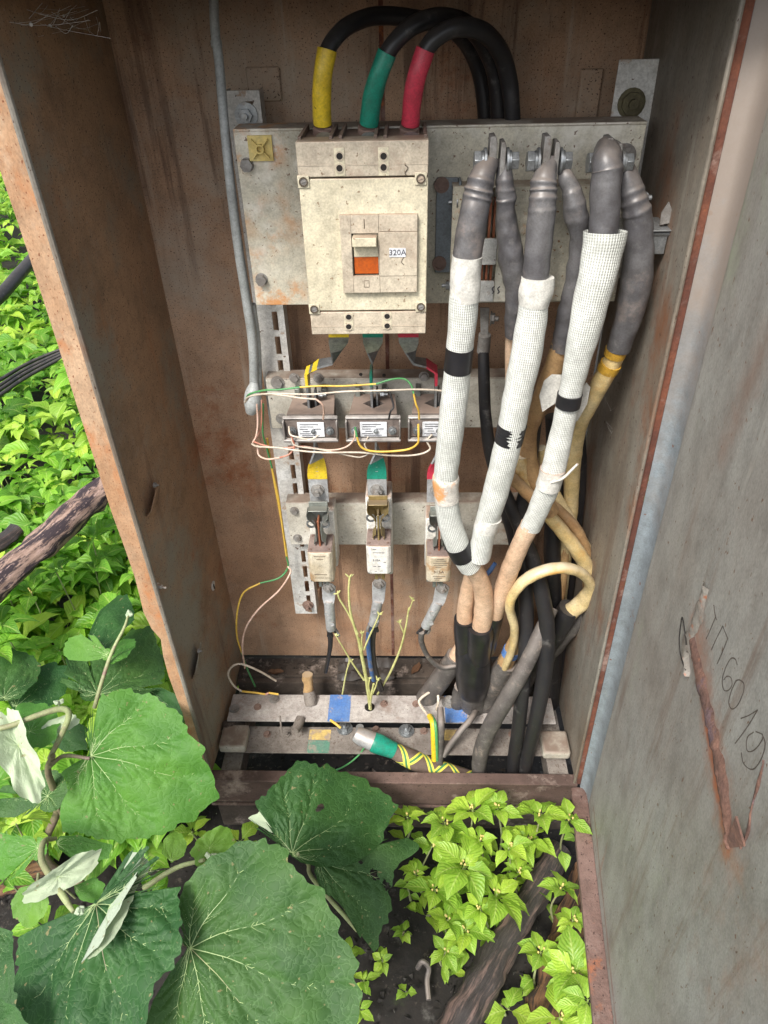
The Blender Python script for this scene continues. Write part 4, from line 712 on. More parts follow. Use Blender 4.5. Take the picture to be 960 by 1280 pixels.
cable('cream_core', 'cream_core', [(773, 432, .88, 11.5), (764, 455, .884, 12), (750, 480, .892, 12), (735, 508, .91, 11), (722, 535, .935, 11), (716, 580, .96, 10), (713, 640, .985, 9), (706, 700, .995, 8), (700, 750, 1.0, 8)], t, 14, ripple=.08)
cable('mustard_tape', 'mustard', [(771, 436, .88, 13.8), (768, 444, .882, 13.5)], t, 16, 3); cable('mustard_tape', 'mustard', [(764, 454, .884, 13.4), (759, 463, .887, 13.2)], t, 16, 3)
# clear film scrap behind the right sleeve
b = MB(); p = [P(x, y, .872) for x, y in ((690, 468), (680, 476), (674, 495), (678, 515), (700, 500), (725, 470))]; b.prism(p, (0, .0006, 0)); p = [P(x, y, .874) for x, y in ((733, 478), (738, 484), (734, 505), (722, 526), (716, 528), (725, 490))]; b.prism(p, (0, .0006, 0))
o = b.build('tape_flag', 'white_tape', None); tag(o, 'whitish translucent tape scrap sticking out behind the rightmost braided cable', 'tape')
# ---------- loops of bare cores at the right ----------
def single(name, lab, cat, mat, pl, grp=None, **k):
    o = cable(name, mat, pl, None, **k); return tag(o, lab, cat, grp)
t = thing('cream_core', 'pale yellow cable core looping over the two black cables', 'cable core', P(640, 800, .9), 'loops of pale cable cores')
cable('insulation', 'cream_core', [(628, 840, .93, 6.40), (640, 812, .905, 6.40), (643, 785, .89, 7.20), (637, 758, .88, 7.60), (646, 736, .875, 8.40), (668, 718, .872, 8.80), (700, 710, .88, 8.80), (726, 716, .90, 8.80), (738, 733, .92, 8.80), (728, 752, .935, 10.40), (706, 770, .945, 11.20)], t, 14, flat=((0, -1, 0), .75), ripple=.12)
cable('end_boot', 'blackmatte', [(712, 760, .944, 13.60), (696, 785, .95, 15.20), (672, 815, .955, 17.60), (650, 850, .96, 16.00)], t, 16, ripple=.1)
single('cream_core', 'upper cream cable core bulging towards the right cabinet wall', 'cable core', 'cream_core', [(652, 570, .92, 7.38), (655, 600, .925, 8.20), (676, 632, .935, 8.20), (706, 668, .94, 9.02), (730, 702, .945, 9.02), (740, 730, .95, 8.20), (738, 755, .955, 8.20)], 'loops of pale cable cores', ripple=.1)
single('tan_core', 'tan cable core arching behind the upper cream core', 'cable core', 'tan_core', [(640, 560, .93, 6.56), (668, 612, .95, 7.38), (700, 640, .955, 7.38), (722, 665, .96, 7.38), (734, 700, .965, 7.38), (736, 740, .965, 7.38)], 'loops of pale cable cores', ripple=.1)
single('tan_core', 'short tan core bridging from the middle braided cable to the cream loop', 'cable core', 'tan_core', [(628, 585, .90, 6.80), (648, 605, .905, 7.65), (668, 625, .91, 7.65), (684, 640, .925, 7.65)], 'loops of pale cable cores', ripple=.1)
single('tan_core', 'thin vertical tan core between the black cables and the right wall', 'cable core', 'tan_core', [(713, 560, .99, 6), (714, 610, .99, 6), (708, 680, .99, 6), (701, 740, .985, 6), (694, 775, .98, 6)], 'loops of pale cable cores', ripple=.1)
single('cream_core', 'inner cream core curling down beside the right wall to a grey boot', 'cable core', 'cream_core', [(676, 560, .96, 6.5), (690, 610, .965, 7), (716, 655, .968, 7), (738, 700, .968, 7.5), (742, 738, .966, 8), (728, 765, .968, 8.5), (712, 782, .97, 9)], 'loops of pale cable cores', ripple=.12)
single('grey_boot', 'narrow grey boot under the inner cream core', 'cable', 'grey_cable', [(722, 772, .968, 10), (706, 792, .972, 11), (690, 812, .978, 10.5)], None, ripple=.2)
single('grey_cable', 'dark dusty cable lying behind the black cables near the right wall', 'cable', 'blackmatte', [(722, 520, 1.02, 9), (724, 600, 1.02, 9), (712, 700, 1.02, 10), (700, 800, 1.02, 10), (694, 870, 1.02, 10)], ripple=.1)
single('grey_cable', 'grey sheathed end below the cream loop, leaning to the right wall', 'cable', 'grey_cable', [(740, 745, .955, 8.50), (730, 765, .96, 10.20), (712, 785, .965, 11.05), (695, 805, .97, 10.20), (676, 830, .98, 10.20)], ripple=.15)
# black cables
single('black_cable', 'black cable hanging by the second lug stud and snaking down to the floor', 'cable', 'blackmatte', [(604, 430, .955, 6.56), (605, 470, .945, 7.38), (607, 520, .94, 7.38), (614, 570, .94, 8.20), (628, 610, .94, 8.20), (646, 650, .93, 9.02), (664, 695, .915, 9.43), (677, 740, .90, 9.84), (684, 790, .885, 9.84), (680, 845, .865, 9.84), (670, 900, .848, 9.02), (658, 950, .842, 8.20), (655, 980, .842, 7.79)], 'black cables going down through the floor', ripple=.04, n=16)
b = MB(); p = P(608, 388, .94); q = P(604, 432, .953); b.prism([P(600, 385, .945), P(612, 385, .945), P(610, 422, .95), P(601, 422, .95)], (0, .003, 0)); b.cyl(P(606, 418, .951), P(604, 440, .955), .009, .0095); bolt(b, P(613, 398, .943), (1, -.2, 0), .007, .006); o = b.build('cable_lug', 'zinc_dull', None, bevel=.0006); tag(o, 'flat zinc lug with a side bolt at the head of the thin black cable', 'cable lug')
single('black_cable', 'straight black cable between the two front black cables', 'cable', 'blackmatte', [(674, 490, .93, 7.80), (668, 540, .935, 7.80), (660, 600, .94, 8.58), (650, 650, .935, 8.58), (656, 720, .92, 9.36), (658, 790, .90, 9.36), (654, 850, .87, 9.36), (648, 910, .852, 8.58), (642, 950, .846, 7.80), (641, 985, .846, 7.80)], 'black cables going down through the floor', ripple=.04, n=16)
single('black_cable', 'rearmost black cable, in the shade beside the right wall', 'cable', 'blackmatte', [(690, 520, .99, 8.50), (694, 600, .99, 10.20), (690, 680, .985, 10.20), (692, 760, .985, 11.05), (690, 830, .99, 11.05), (688, 880, 1.0, 10.20)], 'black cables going down through the floor', ripple=.04)
single('grey_cable', 'dusty grey cable curving forward over the bottom bars', 'cable', 'grey_cable', [(690, 760, .92, 8.00), (676, 790, .89, 9.20), (658, 830, .868, 10.00), (634, 872, .853, 10.40), (612, 910, .846, 10.40), (600, 945, .842, 9.60), (599, 975, .842, 8.80)], ripple=.08, n=16)
single('black_cable', 'short black conduit curving forward behind the middle braided cable', 'cable', 'blackmatte', [(625, 620, .955, 9), (640, 660, .955, 9), (648, 700, .955, 10), (650, 760, .96, 11), (655, 860, 1.0, 11)], 'black cables going down through the floor')
# cable breakout boot
t = thing('breakout_boot', 'black rubber breakout boot with peach cores entering its fingers', 'cable boot', P(590, 870, .95))
cable('boot_body', 'tape', [(591, 803, .934, 19), (591, 812, .934, 21.5), (591, 830, .934, 22), (591, 850, .937, 21.5), (591, 862, .94, 19)], t, 22, ripple=.05)
for k, (pl) in enumerate(([(581, 773, .922, 13.5), (581, 788, .924, 14), (583, 815, .93, 13)], [(600, 782, .908, 16.2), (600, 795, .910, 16.5), (597, 822, .922, 15)], [(618, 768, .918, 11.5), (614, 785, .922, 11.5), (608, 812, .93, 11)])):
    cable('boot_finger', 'tape', pl, t, 18)
cable('armoured_end', 'grey_cable', [(591, 858, .94, 17.5), (592, 880, .96, 17), (593, 900, .99, 17)], t, 18, ripple=.1)
b = MB(); p = P(576, 795, .905); b.prism([p, p+Vector((.006, 0, .001)), p+Vector((.003, 0, -.005))], (0, .0004, 0)); b.build('white_fleck', 'white_tape', t)
single('peach_sleeve', 'peach cable with grey boot leaning against the left side of the breakout boot', 'cable', 'peach', [(600, 770, .96, 8), (580, 805, .965, 9.5), (560, 838, .97, 10)], None)
single('grey_boot', 'grey cable boot running down left behind the first bottom bar', 'cable', 'grey_cable', [(570, 820, .968, 12), (556, 842, .97, 13), (538, 866, .975, 13), (522, 890, .985, 12)], None, ripple=.1)
single('grey_stub', 'short grey cable stub rising between the boot and the blue paint mark', 'cable', 'grey_cable', [(570, 892, .962, 8), (574, 870, .955, 9), (577, 858, .95, 9)], None, ripple=.1)
t = thing('taped_cable', 'brown dusty cable joint leaning right of the breakout boot', 'cable', P(612, 870, .95))
cable('core', 'tan_core', [(650, 790, .925, 9), (640, 812, .93, 10), (628, 836, .935, 11)], t, 14); cable('blue_band', 'paint_blue', [(640, 811, .93, 10.6), (637, 818, .931, 10.8)], t, 14, 3)
cable('boot', 'grey_cable', [(634, 828, .934, 13), (622, 848, .94, 14.5), (608, 872, .955, 14), (598, 892, .97, 13)], t, 16, ripple=.08)
# blue wire behind peach core
single('blue_sleeve', 'blue and white printed sleeve glimpsed behind the rightmost peach core', 'sleeve', 'paint_blue', [(604, 722, .93, 2.5), (612, 714, .93, 3), (619, 704, .932, 2.5)], None)
# ================= CURRENT TRANSFORMERS =================
def ribbon(mb, st, t):   # st: (centre, width vector, thickness vector)
    V = []
    for c, wv, tv in st: c, wv, tv = Vector(c), Vector(wv), Vector(tv); V += [c-wv-tv, c+wv-tv, c+wv+tv, c-wv+tv]
    k = len(st); return mb.add(V, [(0, 1, 2, 3), ((k-1)*4+3, (k-1)*4+2, (k-1)*4+1, (k-1)*4)]+[(i*4+j, (i+1)*4+j, (i+1)*4+(j+1) % 4, i*4+(j+1) % 4) for i in range(k-1) for j in range(4)])
TOPZ = .971
def ct(cx, lab, gap):
    p0 = Pz(cx, 521, TOPZ); x = p0.x; t = thing('current_transformer', lab, 'current transformer', (x, .96, .90), 'current transformers on the upper cross rail')
    w2 = .036; yf, yb = .932, .998
    # body with an open diamond window through it: four wedge-shaped blocks round the hole
    hxw, hyw, cy = .017, .015, .968; cpt = [(x-hxw, cy), (x, cy-hyw), (x+hxw, cy), (x, cy+hyw)]; cor = [(x-w2, yf+.004), (x+w2, yf+.004), (x+w2-.004, yb), (x-w2+.004, yb)]
    b = MB()
    for (A_, B_) in (((cor[0], cor[1], cpt[1]), 0), ((cor[0], cpt[1], cpt[0]), 0), ((cor[1], cor[2], cpt[2]), 0), ((cor[1], cpt[2], cpt[1]), 0), ((cor[2], cor[3], cpt[3]), 0), ((cor[2], cpt[3], cpt[2]), 0), ((cor[3], cor[0], cpt[0]), 0), ((cor[3], cpt[0], cpt[3]), 0)):
        b.prism([(q[0], q[1], .925) for q in A_], (0, 0, TOPZ-.925))
    b.build('core_body', 'ct_body', t)
    b = MB(); b.prism([(q[0], q[1], .927) for q in cpt], (0, 0, .002)); b.build('window_shade', 'dark', t)  # dark plate across the window, stands in for the shade inside it
    b = MB(); b.box(x-w2-.004, x+w2+.004, yf-.004, yf+.0035, .934, .9655); b.build('terminal_tray', 'ct_body', t, bevel=.002)
    b = MB(); b.box(x-w2-.006, x+w2+.006, yf-.013, yf-.004, .930, .9345); b.box(x-w2-.006, x+w2+.006, yf-.006, yf+.003, .966, .9695); b.box(x-w2-.006, x-w2-.003, yf-.012, yf+.003, .9345, .966); b.box(x+w2+.003, x+w2+.006, yf-.012, yf+.003, .9345, .966); b.build('clear_cover', 'clear_cover', t, bevel=.0015)
    b = MB(); b.box(x-.020, x+.021, yf-.0065, yf-.0045, .9365, .962); lb = b.build('rating_label', 'sticker', t, bevel=.0008)
    for k, (y_, ws) in enumerate(((.9585, (-.016, .012)), (.9545, (-.016, .004)), (.9505, (-.017, -.004)), (.9505, (.004, .016)), (.9465, (-.012, -.002)), (.9425, (-.017, .0)), (.9395, (-.014, .013)))):
        b = MB(); b.box(x+ws[0], x+ws[1], yf-.0069, yf-.0064, y_-.0005, y_+.0005); b.build('print_line', 'ink', lb)
    b = MB(); bolt(b, (x+.004, yf-.0065, .947), FR, .0035, .003, False, True); b.build('seal_screw', 'zinc', t)
    for sx in (-.028, .029):
        b = MB(); p = Vector((x+sx, yf-.004, .9475)); b.cyl(p, p+FR*.005, .0062, n=16); b.cyl(p+FR*.005, p+FR*.008, .004, .003, 12); b.build('terminal_screw', 'zinc', t)
    b = MB(); b.box(x-.03, x-.022, .99, 1.007, .965, .985); b.box(x+.012, x+.020, .99, 1.007, .965, .985); b.build('mounting_foot', 'contact', t, bevel=.001)
    b = MB(); bolt(b, (x+.010, .975, TOPZ+.012), (1, 0, 0), .004, .006); b.box(x+.004, x+.0065, .966, .984, TOPZ-.01, TOPZ+.022); b.build('clamp_screw', 'zinc', t)
    b = MB(); bolt(b, (x+.019, .965, .917), (0, -1, 0), .006, .008); b.box(x+.012, x+.026, .965, .985, .909, .926); b.build('lower_nut', 'zinc_dull', t)
    return t
ct(387, 'leftmost current transformer, white wires on both its screws', 0); ct(466, 'middle current transformer with a dark wire bent down into it', 0); ct(545, 'rightmost current transformer, half hidden by the white braided cable', 0)
# ---------- coloured bus straps through the transformers ----------
def strap(cx_top, cx_mid, cx_bot, mat, lab, lugpx, off):
    top = P(cx_top, 418, .935); t = thing('bus_strap', lab, 'busbar', P(cx_bot, 630, .95), 'bent bus straps feeding the fuses')
    w = .0145; th = .0016
    x1 = Pz(cx_mid, 505, .985).x
    yS = .968
    a = P(cx_top, 414, .93); b_ = P(cx_top+off, 452, .955)
    sts = [((a.x, .93, a.z), (w, 0, 0), (0, th, 0)), (P(cx_top+off*.1, 428, .934), (w*.95, 0, 0), (0, th, 0)), (P(cx_top+off*.35, 440, .945), (w*.5, w*.3, 0), (th*.6, th*.6, 0)), (P(cx_top+off*.7, 451, .955), (0, w*.8, 0), (th*.5, 0, th)),
           ((x1+(P(cx_top, 456, .955).x-x1)*.35, yS, P(400, 458, .96).z), (0, w, 0), (0, 0, th)), ((x1, yS, P(400, 466, .96).z), (0, w, 0), (th, 0, 0)), ((x1, yS, .955), (0, w, 0), (th, 0, 0))]
    b = MB(); ribbon(b, sts, 0); b.build('upper_strap', 'zinc', t)
    b = MB(); ribbon(b, [(Vector(c), Vector(w_)*1.02, Vector(t_)*1.25) for c, w_, t_ in (sts[0], ((Vector(sts[0][0])+Vector(sts[1][0]))/2, sts[1][1], sts[1][2]))], 0); b.build('paint_band', mat, t)
    c4, c5 = Vector(sts[4][0]), Vector(sts[5][0])
    b = MB(); ribbon(b, [(c4, Vector(sts[4][1])*1.02, Vector(sts[4][2])*1.3), (c5, Vector(sts[5][1])*1.02, Vector(sts[5][2])*1.3), (c5+Vector((0, 0, -.02)), Vector(sts[5][1])*1.02, Vector(sts[5][2])*1.3)], 0); b.build('paint_band', mat, t)
    # lower: edge-on out of the transformer, twist, flat tail with a bolt
    e0 = Vector((x1+.006, yS, .93)); xb = P(cx_bot, 600, .96).x; yb = .962
    tw = []
    z0, z1 = P(cx_bot, 562, .962).z, P(cx_bot, 592, .962).z
    tw.append((e0, (0, .012, 0), (th, 0, 0))); tw.append(((xb, yS, z0+.008), (0, .012, 0), (th, 0, 0)))
    for k in range(7):
        a_ = (k/6)*PI/2; ww = .012+.004*k/6; tw.append(((xb, yb+.006*(1-k/6), z0+(z1-z0)*k/6), (math.sin(a_)*ww, math.cos(a_)*ww, 0), (math.cos(a_)*th, -math.sin(a_)*th, 0)))
    zE = P(cx_bot, 628, .96).z
    tw.append(((xb, yb, zE), (.016, 0, 0), (0, -th, 0)))
    b = MB(); ribbon(b, tw, 0); b.build('lower_strap', 'alu_lug', t, smooth=60)
    zz = P(cx_bot, 599, .96).z
    b = MB(); ribbon(b, [(Vector(c), Vector(w_)*1.02, Vector(t_)*1.25) for c, w_, t_ in tw[5:9]]+[((xb, yb, zz), (.0163, 0, 0), (0, -th*1.25, 0))], 0); b.build('paint_band', mat, t, smooth=60)
    b = MB(); p = P(cx_bot, 612, yb-th); b.cyl(p, p+FR*.002, .0115, n=18); bolt(b, p+FR*.002, FR, .009, .007, False, True); b.build('bolt', 'zinc_dull', t)
    return xb, zE
s1 = strap(424, 384, 397, 'yel', 'yellow painted bus strap, leftmost of three', 0, -10)
s2 = strap(466, 464, 471, 'grn', 'green painted bus strap in the middle', 0, 0)
s3 = strap(510, 545, 546, 'red', 'red painted bus strap beside the white braided cable', 0, 10)
# ================= FUSE HOLDERS =================
def fuse(cx, lab, top_row, mid_row, bot_row, mat, brass, base_rows, lines, rating):
    # the link body
    yf = .905; f0 = P(cx, mid_row, yf); fb = P(cx, bot_row, yf); x = f0.x; zt, zb = f0.z, fb.z; w = .0215; yb = Pz(cx, top_row, zt).y
    t = thing('fuse', lab, 'fuse', (x, .93, zb-.02), 'porcelain fuse links on the lower cross rail')
    b = MB()
    def rr(z): 
        r = .006; return [(x-w+r, yf, z), (x+w-r, yf, z), (x+w, yf+r, z), (x+w, yb, z), (x-w, yb, z), (x-w, yf+r, z)]
    b.prism(rr(zb)[::-1], (0, 0, zt-zb)); body = b.build('fuse_body', mat, t, bevel=.0022)
    b = MB(); b.prism([(x-w+.001, yf+.004, zt), (x+w-.001, yf+.004, zt), (x+w-.0015, yb-.001, zt), (x-w+.0015, yb-.001, zt)], (0, 0, .0016)); cap = b.build('end_plate', 'fuse_top', t, bevel=.0006)
    for sx in (-1, 1):
        for yy in (yf+.009, yb-.006):
            b = MB(); b.cyl((x+sx*(w-.006), yy, zt+.0016), (x+sx*(w-.006), yy, zt+.003), .0022, n=10); b.build('rivet', 'lug_brown', cap)
    b = MB(); b.prism([(x-w+.001, yf+.004, zb-.0016), (x+w-.001, yf+.004, zb-.0016), (x+w-.0015, yb-.001, zb-.0016), (x-w+.0015, yb-.001, zb-.0016)], (0, 0, .0015)); b.build('end_plate', 'contact', t)
    # upper blade, edge on
    cy = (yf+yb)/2; ztop = P(cx, mid_row-45, .94).z
    b = MB(); b.box(x-.0015, x+.0015, cy-.009, cy+.01, zt+.0016, ztop+.006); b.build('knife_blade', 'copper' if not brass else 'brass', t, bevel=.0005)
    mt = 'brass' if brass else 'contact'
    # sprung jaws either side: flared top, pinched middle
    for sx in (-1, 1):
        prof = [(.017, ztop+.020), (.016, ztop+.012), (.006, ztop+.002), (.0035, ztop-.008), (.0042, zt+.016), (.009, zt+.010), (.008, zt+.004)]
        V = []
        for i, (dx, z) in enumerate(prof):
            y0 = cy-.012 if i < 5 else cy-.009; V += [(x+sx*dx, y0, z), (x+sx*dx, cy+.013, z), (x+sx*(dx+.0012), cy+.013, z), (x+sx*(dx+.0012), y0, z)]
        b = MB(); k = len(prof); b.add(V, [(0, 1, 2, 3), tuple((k-1)*4+q for q in (3, 2, 1, 0))]+[(i*4+j, i*4+(j+1) % 4, (i+1)*4+(j+1) % 4, (i+1)*4+j) for i in range(k-1) for j in range(4)]); b.build('jaw', mt, t, smooth=50)
        b = MB(); c = Vector((x+sx*.012, cy-.004, ztop-.002)); b.ring(c, c+FR*.003, .008, .0055, 18); b.build('spring_ring', 'zinc', t)
    b = MB(); b.box(x-.016, x+.016, cy+.013, cy+.016, ztop-.012, ztop+.030); b.box(x-.016, x+.016, cy-.002, cy+.013, ztop+.020, ztop+.022); b.build('contact_base', mt, t, bevel=.0008)
    # porcelain base behind
    a = P(cx, base_rows[0], .985).z; c = P(cx, base_rows[1], .985).z
    b = MB(); b.box(x-.0225, x+.0225, .958 if brass else .966, 1.0075, c, a); b.build('porcelain_base', 'ceramic', t, bevel=.003)
    for z, x0, x1 in lines:
        b = MB(); zz = zb+(zt-zb)*z; b.box(x+x0, x+x1, yf-.0003, yf+.0003, zz-.0005, zz+.0005); b.build('print_line', 'ink' if brass else 'groove', body)
    if rating: text('lettering', rating, .0085, (x, yf-.0001, zb+(zt-zb)*.42), RT, UP, 'ink' if brass else 'groove', body, .0003)
    # lower blade
    b = MB(); b.box(x-.0015, x+.0015, cy-.008, cy+.008, zb-.022, zb-.0016); b.build('knife_blade', 'brass' if brass else 'contact', t)
    for sx in (-1, 1):
        b = MB(); b.box(x+sx*.006-.003, x+sx*.006+.003, cy-.010, cy+.010, zb-.026, zb-.004); b.build('lower_jaw', mt, t, bevel=.001)
    return x, zb, cy
L3 = [(.93, -.004, .008), (.86, -.006, .012), (.78, -.010, .016), (.70, -.008, .014), (.62, -.006, .004), (.24, -.010, .012), (.17, -.008, .006), (.10, -.006, .002)]
f1 = fuse(399, 'leftmost fuse, dusty brown-stained cream body', 668, 692, 728, 'fuse_dirty', False, (630, 700), [(.9, -.010, .010), (.8, -.006, .006), (.28, -.012, .010), (.16, -.012, .004), (.16, .006, .014)], None)
f2 = fuse(473, 'middle fuse, clean white body with brass contacts', 661, 684, 718, 'ceramic', True, (610, 706), [(.92, -.010, -.004), (.80, -.010, .004), (.80, .005, .010), (.45, .008, .012), (.30, -.010, -.005), (.30, -.002, .003), (.12, -.008, -.004), (.13, .002, .006)], None)
text('lettering', '315A', .0062, (f2[0]-.004, .9049, P(473, 701, .905).z+.001), RT, UP, 'ink', bpy.data.objects['fuse_body.001'], .0003)
f3 = fuse(549, 'rightmost fuse, cream body marked 315A, beside the white braided cable', 674, 697, 728, 'fuse_dirty', False, (640, 700), L3, '315A')
# ================= LOWER LUGS AND THEIR WIRES =================
def lug(p0, p1, p2, y0, y1, y2, lab, wires):
    a, b_, c = P(*p0, y0), P(*p1, y1), P(*p2, y2); t = thing('shear_bolt_lug', lab, 'cable lug', c, 'aluminium lugs under the fuses')
    d_ = (c-b_).normalized(); sx = d_.cross(FR).normalized()
    b = MB(); ribbon(b, [(a, RT*.0125, FR*.0022), (b_, sx*(.0115 if sx.x > 0 else -.0115), FR*.0022), (b_+d_*.008, sx*(.0095 if sx.x > 0 else -.0095), FR*.006)], 0); b.build('palm', 'alu_lug', t, bevel=.0006)
    b = MB(); b.tube([b_+d_*.004, b_+d_*.012, c-d_*.003, c], [.0085, .0098, .0098, .009], 18, ripple=.05); b.build('barrel', 'alu_lug', t)
    b = MB(); q = a+FR*.002; bolt(b, q, FR, .008, .006, True, True); b.build('bolt', 'zinc_dull', t)
    L_ = (c-b_).length
    for k, (f_, s_) in enumerate(((.38, .45), (.72, -.35))):
        q = b_+d_*L_*f_+sx*s_*.008+FR*.0072; b = MB(); b.cyl(q, q+FR*.0025, .0052, n=16); b.ring(q+FR*.0024, q+FR*.0032, .0052, .004, 16); b.build('shear_bolt', 'alu_lug', t)
    for k in range(4):
        dx = random.uniform(-.006, .006); b = MB(); b.tube(spline([list(c+Vector((dx, 0, .003))), list(c+d_*.010+Vector((dx*1.8, random.uniform(-.004, .004), 0))), list(c+d_*.022+Vector((dx*2.2+random.uniform(-.004, .004), 0, 0)))], 3), [.0032]*6+[.0026], 8); b.build('strand_end', ['blackmatte', 'black_cable', 'zinc_dull', 'blackmatte'][k], t)
    for mt, pl in wires: cable('wire', mt, pl, t, 8)
lug((411, 733), (411, 748), (414, 786), .925, .925, .93, 'aluminium lug under the leftmost fuse, hanging straight', [('blackmatte', [(412, 785, .935, 4), (413, 805, .95, 3), (410, 825, .97, 2.5), (407, 840, .985, 2.5)])])
lug((474, 728), (473, 748), (467, 780), .925, .925, .93, 'aluminium lug under the middle fuse, with blue and black wires below', [('paint_blue', [(463, 780, .935, 3), (460, 800, .94, 3), (463, 830, .955, 3), (467, 850, .97, 3)]), ('black_cable', [(468, 780, .94, 5), (465, 800, .95, 4.5), (467, 830, .96, 4), (476, 862, .98, 4)])])
lug((553, 734), (549, 750), (532, 783), .925, .925, .93, 'aluminium lug under the rightmost fuse, tilted to the left', [('grey_cable', [(527, 790, .93, 4), (527, 803, .935, 3.5), (536, 822, .94, 3.2), (552, 834, .945, 3.2), (572, 832, .95, 3.2)])])
# ================= CONDUITS AT LEFT =================
t = thing('conduit', 'thin pale grey conduit running down the left of the back wall', 'conduit', P(318, 500, 1.02))
cable('pipe', 'pipe_grey', [(266, -30, 1.03, 6), (267, 0, 1.03, 6), (269, 40, 1.02, 6), (274, 80, 1.01, 6), (280, 150, .99, 6), (288, 230, .975, 6), (298, 310, .98, 6), (309, 380, .99, 6), (316, 430, 1.0, 6), (318, 485, 1.01, 6)], t, 14)
cable('pipe', 'pipe_grey', [(316, 380, 1.0, 4), (322, 430, 1.01, 4), (324, 485, 1.015, 4)], t, 10)
cable('collar', 'pipe_grey', [(270, 51, 1.018, 7), (271, 59, 1.016, 7)], t, 14, 3)
cable('flared_end', 'pipe_grey', [(318, 478, 1.005, 5), (316, 492, 1.0, 10), (316, 505, 1.0, 11), (313, 516, 1.0, 6)], t, 14)
# ================= THIN WIRES =================
WG = 'thin wires looping round the current transformers'
def wire(lab, parts, r=1.5):
    a = parts[0][1][0]; t = thing('thin_wire', lab, 'wire', P(*a[:2], a[2]), WG)
    rw = random.Random(len(lab))
    parts = [(mt, [pl[0]]+[(x+rw.uniform(-1.3, 1.3), y+rw.uniform(-1.1, 1.1), d_) for x, y, d_ in pl[1:-1]]+[pl[-1]]) for mt, pl in parts]
    for mt, pl in parts: cable('insulation', mt, [(x, y, d_, r*.84) for x, y, d_ in pl], t, 8, 7)
wire('yellow and green wire running over the transformers and down to the third', [('wire_green', [(308, 500, .94), (312, 493, .93), (330, 488, .915), (350, 487, .91), (375, 484, .91)]), ('wire_yellow', [(375, 484, .91), (400, 483, .91), (430, 483, .91), (470, 480, .91)]), ('wire_green', [(470, 480, .91), (490, 475, .912), (506, 474, .915), (514, 482, .912), (517, 492, .91)]), ('wire_yellow', [(517, 492, .91), (519, 504, .908), (523, 514, .91), (524, 524, .916)])])
wire('upper pink-white wire crossing over all three transformers', [('wire_white', [(306, 503, .945), (312, 496, .93), (340, 491, .912), (390, 493, .908), (430, 490, .908), (480, 487, .908), (520, 487, .91), (548, 489, .915), (562, 492, .92)])])
wire('white wire ending in the right screw of the first transformer', [('wire_white', [(307, 502, .942), (316, 494, .93), (345, 494, .91), (375, 497, .906), (395, 499, .905)]), ('wire_pink', [(395, 499, .905), (403, 506, .905), (405, 515, .91), (404, 524, .918)])])
wire('dark wire bent down into the second transformer', [('black_cable', [(484, 484, .93), (488, 492, .925), (492, 508, .918), (488, 515, .915), (486, 524, .918)])])
wire('yellow wire sagging between the second and third transformers', [('wire_green', [(444, 534, .915), (446, 546, .912)]), ('wire_yellow', [(446, 546, .912), (451, 558, .912), (462, 564, .914), (485, 564, .914), (510, 562, .912), (522, 555, .91), (524, 545, .91), (523, 530, .914)])], 1.7)
wire('pink wire running low from the first transformer to the third', [('wire_white', [(315, 555, .95), (322, 558, .935), (345, 560, .92), (375, 563, .915), (405, 566, .915), (450, 566, .917), (490, 569, .92), (520, 568, .92), (537, 562, .92), (534, 552, .922), (540, 543, .922)])])
wire('reddish wire from the left loop to the second transformer', [('wire_red', [(317, 552, .95), (330, 556, .94), (350, 560, .925), (380, 558, .92)]), ('wire_pink', [(380, 558, .92), (410, 563, .92), (430, 559, .917), (441, 551, .914), (444, 538, .914)])], 1.3)
wire('short red wire looping under the left screw of the first transformer', [('wire_pink', [(322, 556, .95), (323, 568, .945), (334, 573, .935), (350, 572, .925)]), ('wire_red', [(350, 572, .925), (362, 568, .92), (368, 560, .917), (365, 550, .915), (362, 540, .915)])], 1.4)
wire('white wire drooping across the front of the first transformer', [('wire_white', [(361, 533, .916), (363, 543, .908), (372, 547, .905), (388, 549, .905), (398, 544, .908)])], 1.4)
wire('pale wire dipping between the first and second transformers', [('wire_white', [(364, 545, .915), (370, 556, .915), (400, 563, .917), (440, 570, .92), (452, 572, .922), (460, 566, .922), (455, 556, .922), (460, 546, .922)])], 1.2)
wire('pink wire hanging from the left bundle beside the rail', [('wire_pink', [(321, 505, .96), (321, 530, .955), (320, 545, .95), (316, 553, .95)])], 1.3)
wire('brown wire dropping beside the slotted rail', [('wire_red', [(327, 500, .96), (328, 530, .96), (323, 545, .955), (317, 552, .95)])], 1.1)
wire('green and yellow wire running down beside the slotted rail to the floor', [('wire_green', [(329, 505, .965), (329, 540, .975), (335, 560, .985), (340, 585, .99)]), ('wire_yellow', [(340, 585, .99), (347, 620, 1.0), (353, 655, 1.005), (358, 695, 1.01)]), ('wire_green', [(358, 695, 1.01), (361, 710, 1.01), (350, 722, 1.0), (325, 729, .99)]), ('wire_yellow', [(325, 729, .99), (305, 740, .98), (296, 765, .97), (297, 795, .975), (302, 815, .98)]), ('wire_green', [(302, 815, .98), (310, 835, .99), (319, 858, 1.0)])], 1.4)
wire('second yellow wire hugging the edge of the slotted rail', [('wire_yellow', [(334, 548, .985), (341, 585, .995), (349, 630, 1.005), (356, 680, 1.01), (360, 705, 1.012)])], 1.5)
wire('pink-white wire falling left of the twigs in a long curve', [('wire_pink', [(360, 708, 1.01), (364, 716, 1.0), (350, 738, .99), (322, 762, .98), (306, 785, .975), (302, 810, .975), (306, 835, .98)])], 1.4)
